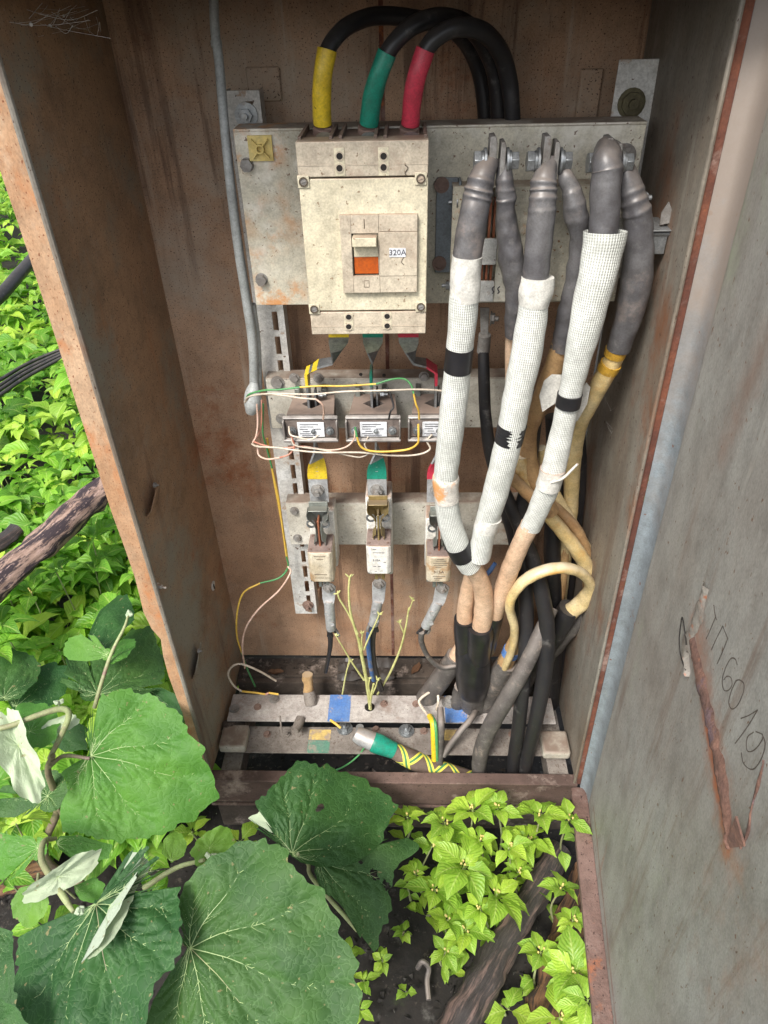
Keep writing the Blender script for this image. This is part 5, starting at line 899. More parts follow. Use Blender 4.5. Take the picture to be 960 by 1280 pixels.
wire('white wire curling on the floor at the left end of the bars', [('wire_white', [(345, 851, .985), (325, 838, .97), (300, 831, .96), (288, 834, .955), (285, 846, .955), (292, 858, .955), (302, 864, .96)]), ('wire_yellow', [(302, 864, .96), (320, 866, .955), (332, 868, .95)]), ('wire_red', [(332, 868, .95), (336, 866, .95)]), ('wire_yellow', [(336, 866, .95), (348, 868, .95)])], 1.6)
# ================= SMALL CABLES AT THE BOTTOM BARS =================
t = thing('earth_cable', 'earth cable with a green collar, wrapped in yellow and green striped tape', 'cable', Pz(440, 915, .21))
cable('lug_barrel', 'alu_lug', [(444, 917, .868, 9), (452, 921, .864, 11), (466, 927, .858, 11.5)], t, 18)
b = MB(); p = Pz(450, 913, .225); b.cyl(p+UP*.003, p+UP*.011, .0085, n=18); b.build('shear_bolt', 'zinc', t)
cable('green_collar', 'grn', [(464, 927, .858, 11), (470, 929, .857, 12.5), (492, 938, .853, 10.5)], t, 18, ripple=.06)
cable('striped_sheath', 'spiral_tape', [(488, 936, .854, 9.5), (510, 947, .850, 12), (535, 957, .847, 12), (560, 964, .845, 10), (585, 970, .845, 8), (602, 976, .845, 7)], t, 18)
t = thing('bond_wire', 'yellow-green wire and white loop bolted on the upper bar, dropping to the lower', 'wire', Pz(540, 940, .2))
cable('insulation', 'yel', [(537, 895, .895, 3.6), (541, 905, .87, 3.6), (542, 925, .855, 3.6), (543, 950, .846, 3.6)], t, 10); cable('insulation', 'wire_green', [(540, 895, .894, 2.0), (544, 905, .868, 2.4), (545.5, 925, .853, 2.4), (546, 950, .845, 2.4)], t, 10)
cable('insulation', 'grey_cable', [(550, 885, .905, 4), (551, 905, .872, 5), (550, 930, .858, 5), (549, 955, .848, 5)], t, 10)
cable('bare_loop', 'wire_white', [(538, 898, .895, 1.8), (528, 885, .93, 1.8), (524, 876, .945, 1.8), (534, 867, .955, 1.8), (545, 863, .96, 1.8), (548, 875, .945, 1.8), (546, 888, .92, 1.8)], t, 8)
o = single('grey_lead', 'thin grey lead slanting down from the bolt near the blue mark', 'wire', 'grey_cable', [(607, 876, .968, 2), (598, 884, .95, 4), (590, 897, .90, 4), (575, 915, .875, 4), (560, 935, .86, 4), (554, 945, .852, 3.5)], None)
t = thing('bare_strand', 'frayed bare wire strands round the bolt right of the blue mark', 'wire', Pz(602, 880, .24))
for k in range(3): cable('strand', 'zinc', [(590, 880+k, .955, .8), (596, 870+k*1.5, .965, .8), (606, 868+k*2, .965, .8), (613, 874+k*2, .958, .8), (614, 888+k, .945, .7), (618, 893+k*2, .94, .6)], t, 6)
t = thing('wrapped_stub', 'short cream-taped cable stub standing on the upper bar left of the first blue mark', 'cable', Pz(385, 880, .24))
cable('taped_end', 'tan_core', [(384, 843, .985, 6.5), (385, 855, .98, 6), (386, 866, .975, 6.5)], t, 14, ripple=.3); cable('lug', 'bar_dull', [(386, 864, .975, 7), (388, 874, .965, 8), (389, 882, .955, 7)], t, 12)
single('earth_stub', 'short dusty lug reaching from the lower bar under the upper bar', 'cable lug', 'bar_dull', [(369, 914, .885, 4), (372, 908, .90, 6), (376, 898, .92, 6)], None)
single('floor_wire', 'thin dark wire rising to the lower bar at the left', 'wire', 'bar_dull', [(352, 916, .885, 1.2), (351, 905, .895, 1.2), (350, 895, .905, 1.2)], None)
single('green_wire', 'thin green wire arching out of the dark pit behind the big leaf', 'wire', 'wire_green', [(458, 930, .87, 1.1), (450, 942, .86, 1.1), (438, 953, .85, 1.1), (424, 961, .846, 1.1), (405, 967, .842, 1.1)], None)
single('yellow_tail', 'short cream wire tail at the lug of the earth cable', 'wire', 'wire_yellow', [(413, 900, .90, 1.6), (420, 905, .89, 1.6), (426, 910, .883, 1.6)], None)
b = MB(); b.ball(Pz(310, 893, .23), .012, 10, (1.6, 1, .5), .8); b.ball(Pz(290, 908, .225), .013, 10, (2, 1, .5), .8); o = b.build('dust_clump', 'dirt'); tag(o, 'grey clump of dirt on the insulator at the left end of the bars', 'dirt')
# debris on the rear ledge and floor
g = MB()
for k in range(500):
    x = random.uniform(-.37, .30); y = random.uniform(1.03, 1.095) if k % 2 else random.uniform(.85, 1.03); z = .228 if y > 1.045 else .01; r = random.uniform(.002, .007)
    q = [Vector((x, y, z))+Vector((random.uniform(-r, r)*1.6, random.uniform(-r, r), random.uniform(0, r))) for _ in range(5)]; g.add(q, [(0, 1, 2), (0, 2, 3), (0, 3, 4), (1, 4, 2), (0, 4, 1)])
o = g.build('debris', 'dirt', smooth=10); o['kind'] = 'stuff'; o['label'] = 'grit and debris lying on the rear ledge and floor'; o['category'] = 'debris'
# crumpled plastic on the ledge
g = MB(); V = []; nx, ny = 26, 9
for j in range(ny):
    for i in range(nx):
        u, v = i/(nx-1), j/(ny-1); x = -.16+u*.13; y = 1.03+v*.06; V.append((x, y, .232+.012*abs(noise.noise(Vector((x*60, y*60, 0))))+.01*noise.noise(Vector((x*25, y*40, 5)))))
g.add(V, [(j*nx+i, j*nx+i+1, (j+1)*nx+i+1, (j+1)*nx+i) for j in range(ny-1) for i in range(nx-1)]); o = g.build('crumpled_film', 'blackmatte', smooth=25); tag(o, 'crumpled greyish film on the rear ledge behind the twigs', 'film')
for k, (px_, py_, z_) in enumerate(((345, 842, .229), (520, 838, .229), (640, 848, .229), (660, 938, .2), (715, 905, .02))):
    c = Pz(px_, py_, z_); b = MB(); L_ = .018; V = []
    for i in range(6):
        for j in (-1, 0, 1): V.append(c+Vector((math.cos(k)*(i/5-.5)*L_*2-math.sin(k)*j*.008*math.sin(PI*(i+.4)/6), math.sin(k)*(i/5-.5)*L_*2+math.cos(k)*j*.008*math.sin(PI*(i+.4)/6), .004+.005*noise.noise(Vector((i*.7, j*.9, k)))+(abs(j)*.004))))
    b.add(V, [(i*3+j, i*3+j+1, (i+1)*3+j+1, (i+1)*3+j) for i in range(5) for j in range(2)]); o = b.build('dead_leaf', 'wood_brown'); tag(o, 'curled brown dead leaf ' + ['at the left of the rear ledge', 'on the rear ledge right of the sprigs', 'on the rear ledge behind the dusty grey cable', 'on the right base channel', 'on the floor in the right corner'][k], 'dead leaf', 'dead leaves blown into the cabinet')
# ================= COBWEB =================
g = MB()
for k in range(34):
    a = P(random.uniform(-15, 130), random.uniform(0, 30)+3, .83+random.uniform(0, .2)); c = P(random.uniform(-20, 140), random.uniform(10, 48), .83+random.uniform(0, .2)); m_ = (a+c)/2+Vector((0, 0, -random.uniform(.0, .012)))
    g.tube(spline([list(a), list(m_), list(c)], 4), [random.uniform(.0001, .00028)]*9, 4)
    if k % 3 == 0: g.ball(m_, random.uniform(.001, .0022), 6)
for k in range(16):
    a = P(random.uniform(745, 790), random.uniform(470, 560), .95); c = a+Vector((random.uniform(-.02, .02), .02, random.uniform(-.03, .03))); g.tube([a, (a+c)/2+Vector((0, 0, -.003)), c], [.00010]*3, 4)
o = g.build('cobweb', 'cobweb'); o['kind'] = 'stuff'; o['label'] = 'dusty cobweb strands hanging under the cabinet roof'; o['category'] = 'cobweb'
# ================= TWIGS growing through the bar hole =================
def sprig(lab, base_tubes):
    a = base_tubes[0][0]; t = thing('dry_sprig', lab, 'sprig', P(a[0], a[1], a[2]), 'pale sprigs growing up through the bars')
    for tb in base_tubes: cable('stalk', 'twig', [(q[0], q[1], q[2], q[3]*.72) for q in tb], t, 8, ripple=.25)
    for tb in base_tubes[1:]:
        x, y, d_, r = tb[-1]; b = MB(); c = P(x, y, d_)
        for q in range(5):
            e = c+Vector((random.uniform(-.008, .008), random.uniform(-.004, .004), random.uniform(.001, .010))); b.tube([c, (c+e)/2, e], [.0008, .0016, .0004], 6)
        b.build('bud', 'twig', t)
sprig('tallest pale green sprig forking in front of the middle lug', [[(463, 886, .945, 3), (458, 850, .93, 3.2), (452, 818, .92, 3.2), (448, 798, .915, 3)], [(452, 812, .918, 2.6), (445, 790, .912, 2.4), (438, 765, .908, 2.2), (436, 740, .905, 2), (437, 722, .905, 1.8)], [(447, 792, .912, 2), (436, 768, .91, 1.8), (425, 750, .907, 1.6), (422, 742, .906, 1.4)], [(455, 812, .92, 1.8), (462, 795, .915, 1.6), (470, 778, .91, 1.4), (474, 768, .908, 1.3)], [(455, 850, .93, 2), (440, 828, .925, 1.6), (428, 808, .92, 1.3), (420, 795, .918, 1.1)], [(453, 812, .918, 1.5), (452, 802, .916, 1.3), (453, 793, .915, 1.1)]])
sprig('short sprig rising from the hole in the upper bar', [[(462, 886, .943, 2.2), (464, 870, .935, 2), (467, 855, .93, 1.8)], [(464, 870, .935, 1.6), (469, 860, .932, 1.4), (472, 850, .93, 1.2)], [(463, 868, .935, 1.5), (461, 858, .93, 1.3), (462, 848, .93, 1.1)]])
sprig('thin olive sprig leaning right below the third fuse', [[(472, 868, .99, 1.8), (488, 840, .98, 2), (500, 812, .975, 2), (507, 785, .97, 1.8), (511, 760, .97, 1.4)], [(505, 792, .97, 1.4), (502, 785, .97, 1.2), (499, 778, .97, 1)], [(511, 764, .97, 1.2), (514, 756, .97, 1.1), (516, 750, .97, 1)]])
sprig('faint olive sprig left of the tallest one, behind the bar', [[(428, 868, .99, 1.5), (431, 850, .985, 1.4), (435, 832, .98, 1.2), (437, 824, .98, 1)], [(434, 836, .98, 1), (438, 826, .98, 1)]])
# ================= WOOD =================
def beam(name, lab, mat, a, b_, r0, r1, sq=.8, n=16, cat='beam', bend=0):
    a, b_ = Vector(a), Vector(b_); p = []; k = 22
    for i in range(k+1):
        f_ = i/k; p.append(a.lerp(b_, f_)+Vector((noise.noise(a*3+Vector((f_*3, 0, 0))), noise.noise(a*3+Vector((0, f_*3, 0))), .5*noise.noise(a*3+Vector((0, 0, f_*4)))))*bend)
    m_ = MB().tube(p, [r0+(r1-r0)*i/k for i in range(k+1)], n, flat=((0, 0, 1), 1/sq), ripple=.35); o = m_.build(name, mat, None, smooth=35); return tag(o, lab, cat)
def rz(px, py, z): return Pz(px, py, z)
beam('charred_beam', 'thick charred wooden beam lying slantwise in the lime green plants', 'wood_char', rz(700, 1060, .05), rz(545, 1330, .05), .019, .026, .8, bend=.006)
beam('split_log', 'brown split log between the charred beam and the door edge', 'wood_brown', rz(735, 1090, .01), rz(672, 1330, .03), .022, .030, .7, bend=.008, cat='log')
beam('weathered_log', 'weathered purplish log lying over the greenery left of the cabinet', 'wood_log', rz(-60, 778, .44), rz(190, 560, .46), .033, .029, .8, bend=.012, cat='log')
beam('dark_log', 'short dark log end under the weathered log at the left edge', 'wood_char', rz(-40, 710, .40), rz(22, 662, .41), .020, .016, .8, bend=.005, cat='log')
beam('fallen_board', 'brown board in the shade under the burdock at the far left', 'wood_brown', rz(-40, 1030, .08), rz(90, 985, .08), .03, .022, .5, bend=.004, cat='board')
beam('fallen_board', 'lower brown board half hidden beneath the burdock stem', 'wood_brown', rz(-40, 1110, .04), rz(60, 1075, .04), .02, .018, .5, bend=.004, cat='board')
o = MB().tube(spline([list(rz(-40, 402, .55)), list(rz(0, 370, .56)), list(rz(40, 325, .58)), list(rz(120, 240, .6))], 6), [.024]*19, 16).build('black_pipe', 'blackmatte'); tag(o, 'thick black pipe sloping behind the cabinet at upper left', 'pipe')
for k, dy in enumerate((0, 6, 11, 17)):
    o = MB().tube(spline([list(rz(-40, 498+dy*1.2, .45)), list(rz(0, 475+dy*1.1, .46)), list(rz(40, 452+dy*.9, .47)), list(rz(110, 424+dy*.4, .5))], 6), [.0062]*19, 10).build('outdoor_cable', 'black_cable'); tag(o, ['topmost', 'second', 'third', 'lowest'][k]+' of four black cables crossing the greenery at the left', 'cable', 'black cables over the greenery')
o = MB().tube(spline([list(rz(90, 668, .2)), list(rz(105, 676, .2)), list(rz(125, 682, .2)), list(rz(160, 690, .2))], 5), [.004]*16, 8).build('outdoor_cable', 'black_cable'); tag(o, 'short black cable below the weathered log near the cabinet edge', 'cable')
o = MB().tube(spline([list(rz(522, 1210, .012)), list(rz(528, 1202, .03)), list(rz(536, 1210, .02)), list(rz(534, 1226, .012)), list(rz(536, 1250, .01))], 5), [.005]*21, 8).build('grey_twig', 'grey_cable'); tag(o, 'curled grey twig on the black soil left of the charred beam', 'twig')
# ================= SMALL-LEAVED PLANTS =================
def leaf_mesh(name, L=1., W=.46, serr=.0, fold=.18, droop=.25, mat='lime', steps=7, tint=None):
    V = []; U = []; prof = [(0, .03), (.1, .3), (.25, .78), (.42, 1.), (.6, .86), (.78, .5), (.91, .18), (1., .0)]
    for i, (t_, w_) in enumerate(prof):
        ww = w_*W/2*(1+(serr if i % 2 else -serr)); z = -droop*t_*t_*L+.08*L*math.sin(t_*PI)
        for s_ in (-1, -.5, 0, .5, 1): V.append((s_*ww*L, (.12+t_*.88)*L, z+abs(s_)*ww*fold*2*L-.03*L*(abs(s_) == 1)*math.sin(i*2.1))); U.append((s_*.5+.5, t_))
    V += [(-.008*L, 0, 0), (.008*L, 0, 0)]; U += [(.5, 0), (.5, 0)]
    Fc = [(i*5+j, i*5+j+1, (i+1)*5+j+1, (i+1)*5+j) for i in range(len(prof)-1) for j in range(4)]; Fc.append((len(V)-2, len(V)-1, 3, 1))
    me = bpy.data.meshes.new(name); me.from_pydata(V, [], Fc); me.materials.append(M(mat)); uv = me.uv_layers.new(name='UVMap')
    for lp in me.loops: uv.data[lp.index].uv = U[lp.vertex_index]
    me.polygons.foreach_set('use_smooth', [True]*len(me.polygons)); me.update(); return me
LM = [leaf_mesh('leaf', 1, random.uniform(.52, .66), .05, random.uniform(.05, .22), random.uniform(.0, .28)) for _ in range(6)]
LB = [leaf_mesh('leaf', 1, random.uniform(.46, .66), .05, random.uniform(.05, .25), random.uniform(.0, .35), 'bush') for _ in range(6)]
LS = [leaf_mesh('leaf', 1, .82, .14, .1, .2, 'lime') for _ in range(2)]
def mat_leaf(p, az, pitch, roll, s): return Matrix.Translation(p) @ Matrix.Rotation(az, 4, 'Z') @ Matrix.Rotation(pitch, 4, 'X') @ Matrix.Rotation(roll, 4, 'Y') @ Matrix.Scale(s, 4)
def plant(lab, top, foot, n, size, meshes, group, tilt=(0, 0), name='balsam_plant', flower=True, lower=2, cat='plant'):
    t = thing(name, lab, cat, foot, group)
    q = spline([list(foot), list(foot.lerp(top, .5)+Vector((random.uniform(-.015, .015), random.uniform(-.015, .015), 0))), list(top)], 5); MB().tube(q, [.0026-.0012*i/(len(q)-1) for i in range(len(q))], 8).build('stem', 'stem_green', t)
    a0 = random.uniform(0, 6.28)
    def put(p, az, pitch, s):
        o = bpy.data.objects.new('leaf', random.choice(meshes)); C.objects.link(o); o.parent = t; mm = Matrix.Translation(p-Vector(foot)) @ Matrix.Rotation(tilt[0], 4, 'X') @ Matrix.Rotation(tilt[1], 4, 'Y') @ Matrix.Rotation(az, 4, 'Z') @ Matrix.Rotation(pitch, 4, 'X') @ Matrix.Rotation(random.uniform(-.35, .35), 4, 'Y') @ Matrix.Scale(s, 4); o.matrix_local = mm
    for k in range(n): put(Vector(top)+Vector((0, 0, -.004*(k//4))), a0+k*2.399, random.uniform(-.15, .3) if k < n*.6 else random.uniform(.0, .6), size*(random.uniform(.8, 1.1) if k < n*.65 else random.uniform(.4, .65)))
    for k in range(lower):
        p = Vector(q[8-k*2]); put(p, random.uniform(0, 6.28), random.uniform(-.2, .2), size*random.uniform(.7, 1))
    if flower:
        b = MB()
        for k in range(3): e = Vector(top)+Vector((random.uniform(-.006, .006), random.uniform(-.006, .006), random.uniform(.004, .012))); b.ball(e, .0022, 6, (1, 1, 1.8))
        b.build('bud', 'tie_yellow', t)
    return t
spots = [(509, 1022, .17, .05, 'beside the big burdock leaf at the sill'), (540, 1058, .16, .052, 'just right of the burdock leaf'), (556, 1028, .19, .055, 'under the earth cable at the sill'), (591, 1012, .21, .058, 'touching the middle of the sill'), (622, 1010, .21, .058, 'at the sill right of its middle'), (600, 1050, .18, .05, 'in the thick of the lime patch'), (676, 1018, .20, .058, 'at the sill below the grey cable'), (711, 1024, .19, .05, 'in the corner between sill and door'),
 (580, 1082, .18, .062, 'in the centre of the lime patch'), (636, 1060, .18, .055, 'with yellow buds above the charred beam'), (544, 1112, .15, .058, 'at the left edge of the lime patch'), (621, 1118, .14, .058, 'leaning on the charred beam'), (560, 1150, .11, .045, 'low at the lower left of the lime patch'), (582, 1162, .10, .045, 'low beside the upper charred beam'), (660, 1048, .15, .05, 'above the end of the charred beam'), (702, 1110, .12, .042, 'right of the charred end of the beam'), (719, 1215, .11, .06, 'over the split log by the door'), (700, 1272, .10, .05, 'at the bottom edge over the split log'), (676, 1190, .10, .036, 'small, between the beam and the log'), (557, 1190, .06, .04, 'lowest of the lime patch on black soil'), (716, 1150, .12, .045, 'hugging the lower door flange'), (520, 1092, .12, .04, 'small, in the gap by the burdock tear'), (648, 1090, .11, .045, 'half under its neighbours above the beam'), (600, 1135, .12, .045, 'between the centre and the beam')]
for k, (px, py, z, s, w_) in enumerate(spots):
    top = Pz(px, py, z); foot = Vector((top.x+random.uniform(-.02, .02), top.y+random.uniform(-.02, .03), -.01)); plant('small lime green balsam plant '+w_, top, foot, random.choice((6, 8, 10)), s*random.uniform(.8, 1.15), LM, 'lime green plants below the sill', (random.uniform(-.5, .05), random.uniform(-.3, .3)), lower=5)
for px, py, z, s, w_ in ((636, 1262, .05, .05, 'nettle-like seedling with toothed leaves left of the split log'), (615, 1215, .04, .042, 'toothed seedling against the lower charred beam'), (508, 1240, .02, .022, 'tiny seedling on the black soil near the bottom edge')):
    top = Pz(px, py, z); plant(w_, top, Vector((top.x, top.y+.01, -.01)), 4, s, LS, None, (-.3, 0), 'toothed_seedling', False, 0, 'seedling')
for k, (px, py, z, s, ms, w_) in enumerate(((300, 1052, .14, .05, LM, 'peeping between the two burdocks at the sill'), (188, 1120, .12, .06, LB, 'in the shade between the lower burdock leaves'), (270, 1110, .10, .05, LB, 'under the left rim of the largest burdock leaf'), (20, 1030, .30, .07, LM, 'at the left edge above the toothed burdock leaf'), (60, 1160, .26, .06, LB, 'below the smallest burdock leaf at the left edge'), (240, 1040, .16, .045, LM, 'behind the young burdock leaf by the sill'), (8, 1095, .2, .06, LB, 'at the left edge over the lower brown board'), (432, 1195, .04, .035, LM, 'under the drooping torn burdock leaf'), (455, 1225, .03, .03, LM, 'right of the largest burdock leaf on black soil'), (478, 1200, .03, .026, LM, 'on bare soil right of the torn leaf tip'), (448, 1262, .03, .034, LM, 'at the bottom edge beside the largest burdock leaf'), (505, 1165, .03, .028, LM, 'on bare soil left of the curled twig'), (735, 1250, .14, .05, LM, 'pressed against the door flange at the bottom'))):
    top = Pz(px, py, z); plant('small balsam plant '+w_, top, Vector((top.x+random.uniform(-.015, .015), top.y+.01, -.01)), random.choice((5, 7, 8)), s, ms, 'scattered balsam plants round the burdock', (random.uniform(-.4, 0), random.uniform(-.3, .3)), lower=2, flower=False)
# left: nearer plants as things
def leftplant(k):
    px = random.uniform(-20, 150); py = random.uniform(560, 830); z = random.uniform(.22, .38); top = Pz(px, py, z); return top
nl = 0; places = []; LOGP = (rz(-60, 778, .44), rz(190, 560, .46)); found = []
while nl < 30:
    top = leftplant(0)
    if top.x > -.46 or (top.x > -.5 and top.y > .8 and top.x > -.47) or any((top-q).length < .06 for q in places): continue
    places.append(top); foot = Vector((top.x, top.y, -.01))
    tp = plant('', top, foot, 8, random.uniform(.06, .095), LB, 'leafy plants in the bank left of the cabinet', (-.15, 0), flower=random.random() < .4, lower=3); nl += 1; found.append((top, tp))
ORD = 'first second third fourth fifth sixth seventh eighth ninth tenth eleventh twelfth thirteenth fourteenth fifteenth sixteenth seventeenth eighteenth nineteenth twentieth twenty-first twenty-second twenty-third twenty-fourth twenty-fifth twenty-sixth twenty-seventh twenty-eighth twenty-ninth thirtieth'.split()
def beyond(p): f_ = (p.x-LOGP[0].x)/(LOGP[1].x-LOGP[0].x); return p.y > LOGP[0].y+(LOGP[1].y-LOGP[0].y)*f_
for side_, wd_ in ((True, 'beyond'), (False, 'on the near side of')):
    rows = sorted([q for q in found if beyond(q[0]) == side_], key=lambda q: q[0].x/q[0].y)
    for k, (p_, o_) in enumerate(rows): o_['label'] = f'leafy green balsam {wd_} the weathered log, {ORD[k]} from the left'
# the far bank as one mass
def mass():
    base = [np.array([v.co for v in m.vertices]) for m in LB]; fc = [[tuple(p.vertices) for p in m.polygons] for m in LB]; uvs = []
    for m in LB:
        uvs.append([[tuple(m.uv_layers[0].data[li].uv) for li in p.loop_indices] for p in m.polygons])
    VV = []; FF = []; UU = []; TT = []; MI = []; o = 0; cnt = 0
    rng = random.Random(3)
    while cnt < 3200:
        y = .75+7.5*rng.random()**1.5; x = -y*rng.uniform(.36, 1.15)-.05*rng.random()
        if x > -.5 and y < 1.35: continue
        if y > 1.35 and rng.random() < .06: x = rng.uniform(-.5, .8)
        h = .26+.20*noise.noise(Vector((x*1.5, y*1.5, 0)))+.05*(y-.8)+rng.uniform(-.14, .06)
        if y < 1.9 and x > -1.5: h = min(h, .36)-.04
        cnt += 1; nlv = rng.randint(5, 8); a0 = rng.uniform(0, 6.28); big = rng.random() < .12; sz = rng.uniform(.045, .10)*(1+.06*y)*(1.6 if big else 1); tint = rng.random(); mi_ = 1 if rng.random() < .42 else 0
        for k in range(nlv):
            i = rng.randrange(6); M4 = mat_leaf((x, y, h-.004*k), a0+k*2.399, rng.uniform(-.5, .35), rng.uniform(-.35, .35), sz*rng.uniform(.5, 1.1)); A_ = np.array(M4); P_ = base[i]@A_[:3, :3].T+A_[:3, 3]
            VV.append(P_); FF += [tuple(o+q for q in f) for f in fc[i]]; MI += [mi_]*len(fc[i]); UU += [c for f in uvs[i] for c in f]; TT += [(tint+rng.uniform(-.12, .12)) % 1.]*len(P_); o += len(P_)
    me = bpy.data.meshes.new('undergrowth'); me.from_pydata(np.concatenate(VV).tolist(), [], FF); me.materials.append(M('bush')); me.materials.append(M('lime')); me.polygons.foreach_set('material_index', MI); uv = me.uv_layers.new(name='UVMap'); uv.data.foreach_set('uv', [c for q in UU for c in q])
    at = me.attributes.new('tint', 'FLOAT', 'POINT'); at.data.foreach_set('value', TT); me.polygons.foreach_set('use_smooth', [True]*len(me.polygons)); ob = bpy.data.objects.new('undergrowth', me); C.objects.link(ob); ob['kind'] = 'stuff'; ob['label'] = 'dense bright green undergrowth on the bank left of the cabinet'; ob['category'] = 'undergrowth'
mass()
# ================= BURDOCK =================
def seg_dist(Pn, A_, B_):
    d_ = B_-A_; t_ = np.clip(((Pn-A_)@d_)/max(d_@d_, 1e-9), 0, 1); return np.linalg.norm(Pn-(A_+t_[:, None]*d_), axis=1)
def big_leaf(parent, base, tip, width, mat='burdock', nrm=(0, -.5, .85), seed=0, cup=.06, wave=.05, hole=0, notch=.75, back=1., shape=None, res=1., midrib='vein', ecc=1.0, fold=0.0, droop=0.0, vr=1.0):
    rg = random.Random(seed); base, tip = Vector(base), Vector(tip); A_ = tip-base; Ln = A_.length; A_ = A_.normalized(); N0 = Vector(nrm).normalized(); Sx = A_.cross(N0).normalized(); Nn = Sx.cross(A_).normalized()
    if Nn.dot(N0) < 0: Nn = -Nn
    NA, NR = int(180*res), int(64*res); ph = [rg.uniform(0, 6.28) for _ in range(8)]
    if shape:
        pt = []; m_ = len(shape)
        for i_ in range(m_):
            for q_ in range(6):
                x_ = shape[i_][0]+(shape[(i_+1) % m_][0]-shape[i_][0])*q_/6; y_ = shape[i_][1]+(shape[(i_+1) % m_][1]-shape[i_][1])*q_/6
                rr0 = Vector(ray(x_, y_)); hit = Vector((0, 0, CAMZ))+rr0*((base-Vector((0, 0, CAMZ))).dot(Nn)/rr0.dot(Nn)); v_ = hit-base; pt.append((math.atan2(v_.dot(Sx)/(width*Ln), v_.dot(A_)/Ln), math.hypot(v_.dot(Sx)/(width*Ln), v_.dot(A_)/Ln)))
        pt.sort(); TH = np.array([p_[0] for p_ in pt]); RR = np.array([p_[1] for p_ in pt]); TH = np.concatenate([TH-2*PI, TH, TH+2*PI]); RR = np.concatenate([RR]*3)
    def outline(th):
        if shape: return float(np.interp(th, TH, RR))*(1+.018*math.sin(17*th+ph[0])+.012*math.sin(31*th+ph[1])+.012*math.sin(53*th+ph[2])+.02*noise.noise(Vector((th*14, ph[3], 0))))
        a = abs(th); r = .70+.30*math.cos(th)*ecc if a < PI/2 else .70-.10*math.cos(th)*(1 if a > PI/2 else 0)
        if a > PI/2: r *= 1-(1-back)*(a-PI/2)/(PI/2)
        r *= 1+.05*math.sin(3*th+ph[5])+.04*math.sin(5*th+ph[0])+.030*math.sin(11*th+ph[1])+.014*math.sin(23*th+ph[2])+.008*math.sin(41*th+ph[3])
        r *= 1-notch*math.exp(-((PI-a)/.30)**2); r *= 1+.05*math.exp(-(th/.12)**2)
        return r
    # veins in leaf plane
    veins = []
    mains = [(0, 1.)]+[(s_*a, r_) for a, r_ in ((.55, .92), (1.15, .9), (1.85, .85), (2.5, .8)) for s_ in (-1, 1)]
    for a, f_ in mains:
        a += rg.uniform(-.08, .08); pts = []; r_end = outline(a)*.93
        for k in range(9): rr_ = r_end*k/8; aa = a*(1-.10*k/8)+.05*math.sin(k*.9+ph[4]); pts.append(np.array([math.sin(aa)*rr_, math.cos(aa)*rr_]))
        veins.append((pts, 1.))
        for k in range(2, 8):
            for sg in ((-1, 1) if k % 1 == 0 else (1,)):
                if rg.random() < .2: continue
                d_ = pts[k]-pts[k-1]; d_ = d_/np.linalg.norm(d_); an = sg*rg.uniform(.6, .85); c_, s_ = math.cos(an), math.sin(an); dd = np.array([c_*d_[0]-s_*d_[1], s_*d_[0]+c_*d_[1]]); st = pts[k-1]+(pts[k]-pts[k-1])*rg.random(); ln = rg.uniform(.12, .26)*(1 if abs(a) < .01 else .75); sub = [st]
                for q in range(1, 5): dd2 = dd*(1-q*.06)+d_*q*.10; sub.append(sub[-1]+dd2*ln/4)
                aa = math.atan2(sub[-1][0], sub[-1][1]); 
                while len(sub) > 2 and np.linalg.norm(sub[-1]) > outline(math.atan2(sub[-1][0], sub[-1][1]))*.96: sub.pop()
                veins.append((sub, .5))
    segs = [(v[i], v[i+1], w_) for v, w_ in veins for i in range(len(v)-1)]
    def height(Q):
        dmin = np.full(len(Q), 9.)
        for a, b__, w_ in segs: dmin = np.minimum(dmin, seg_dist(Q, a, b__)/(1 if w_ == 1 else .8)+(0 if w_ == 1 else .012))
        r = np.linalg.norm(Q, axis=1); th = np.arctan2(Q[:, 0], Q[:, 1]); h = .036*(1-np.exp(-dmin/.05))
        h += -cup*r*r*1.6+wave*r*r*np.sin(4*th+ph[5])+wave*.6*r*r*r*np.sin(9*th+ph[6])+.02*np.sin(Q[:, 0]*9+ph[7])*np.sin(Q[:, 1]*8+ph[3])
        h += fold*np.abs(Q[:, 0])-droop*np.clip(Q[:, 1], 0, 2)**2
        return h
    def world(Q, lift=0):
        h = height(Q)+lift; o = np.array(base); return o+np.outer(Q[:, 0]*width*Ln, np.array(Sx))+np.outer(Q[:, 1]*Ln, np.array(A_))+np.outer(h*Ln, np.array(Nn))
    Q = [[0, 0]]
    for i in range(1, NR+1):
        for j in range(NA): th = -PI+2*PI*j/NA; r = outline(th)*(i/NR)**.85; Q.append([math.sin(th)*r, math.cos(th)*r])
    Q = np.array(Q); W_ = world(Q); Fc = [(0, 1+(j+1) % NA, 1+j) for j in range(NA)]+[(1+(i-1)*NA+j, 1+(i-1)*NA+(j+1) % NA, 1+i*NA+(j+1) % NA, 1+i*NA+j) for i in range(1, NR) for j in range(NA)]
    if hole:
        hs = [(np.array([rg.uniform(-.45, .45), rg.uniform(.1, .7)]), rg.uniform(.015, .045)) for _ in range(hole)]; keep = []
        for f in Fc:
            c_ = Q[list(f)].mean(0)
            if all(np.linalg.norm((c_-hc)*np.array([1, .6]))*(1+.5*noise.noise(Vector((c_[0]*30, c_[1]*30, 0)))) > hr for hc, hr in hs): keep.append(f)
        Fc = keep
    b = MB(); U = [[tuple(Q[k]) for k in f] for f in Fc]; b.add(W_.tolist(), Fc, U)
    # flip so that the upper side faces along Nn
    f0 = Fc[len(Fc)//3]; n0 = (Vector(W_[f0[1]])-Vector(W_[f0[0]])).cross(Vector(W_[f0[2]])-Vector(W_[f0[0]]))
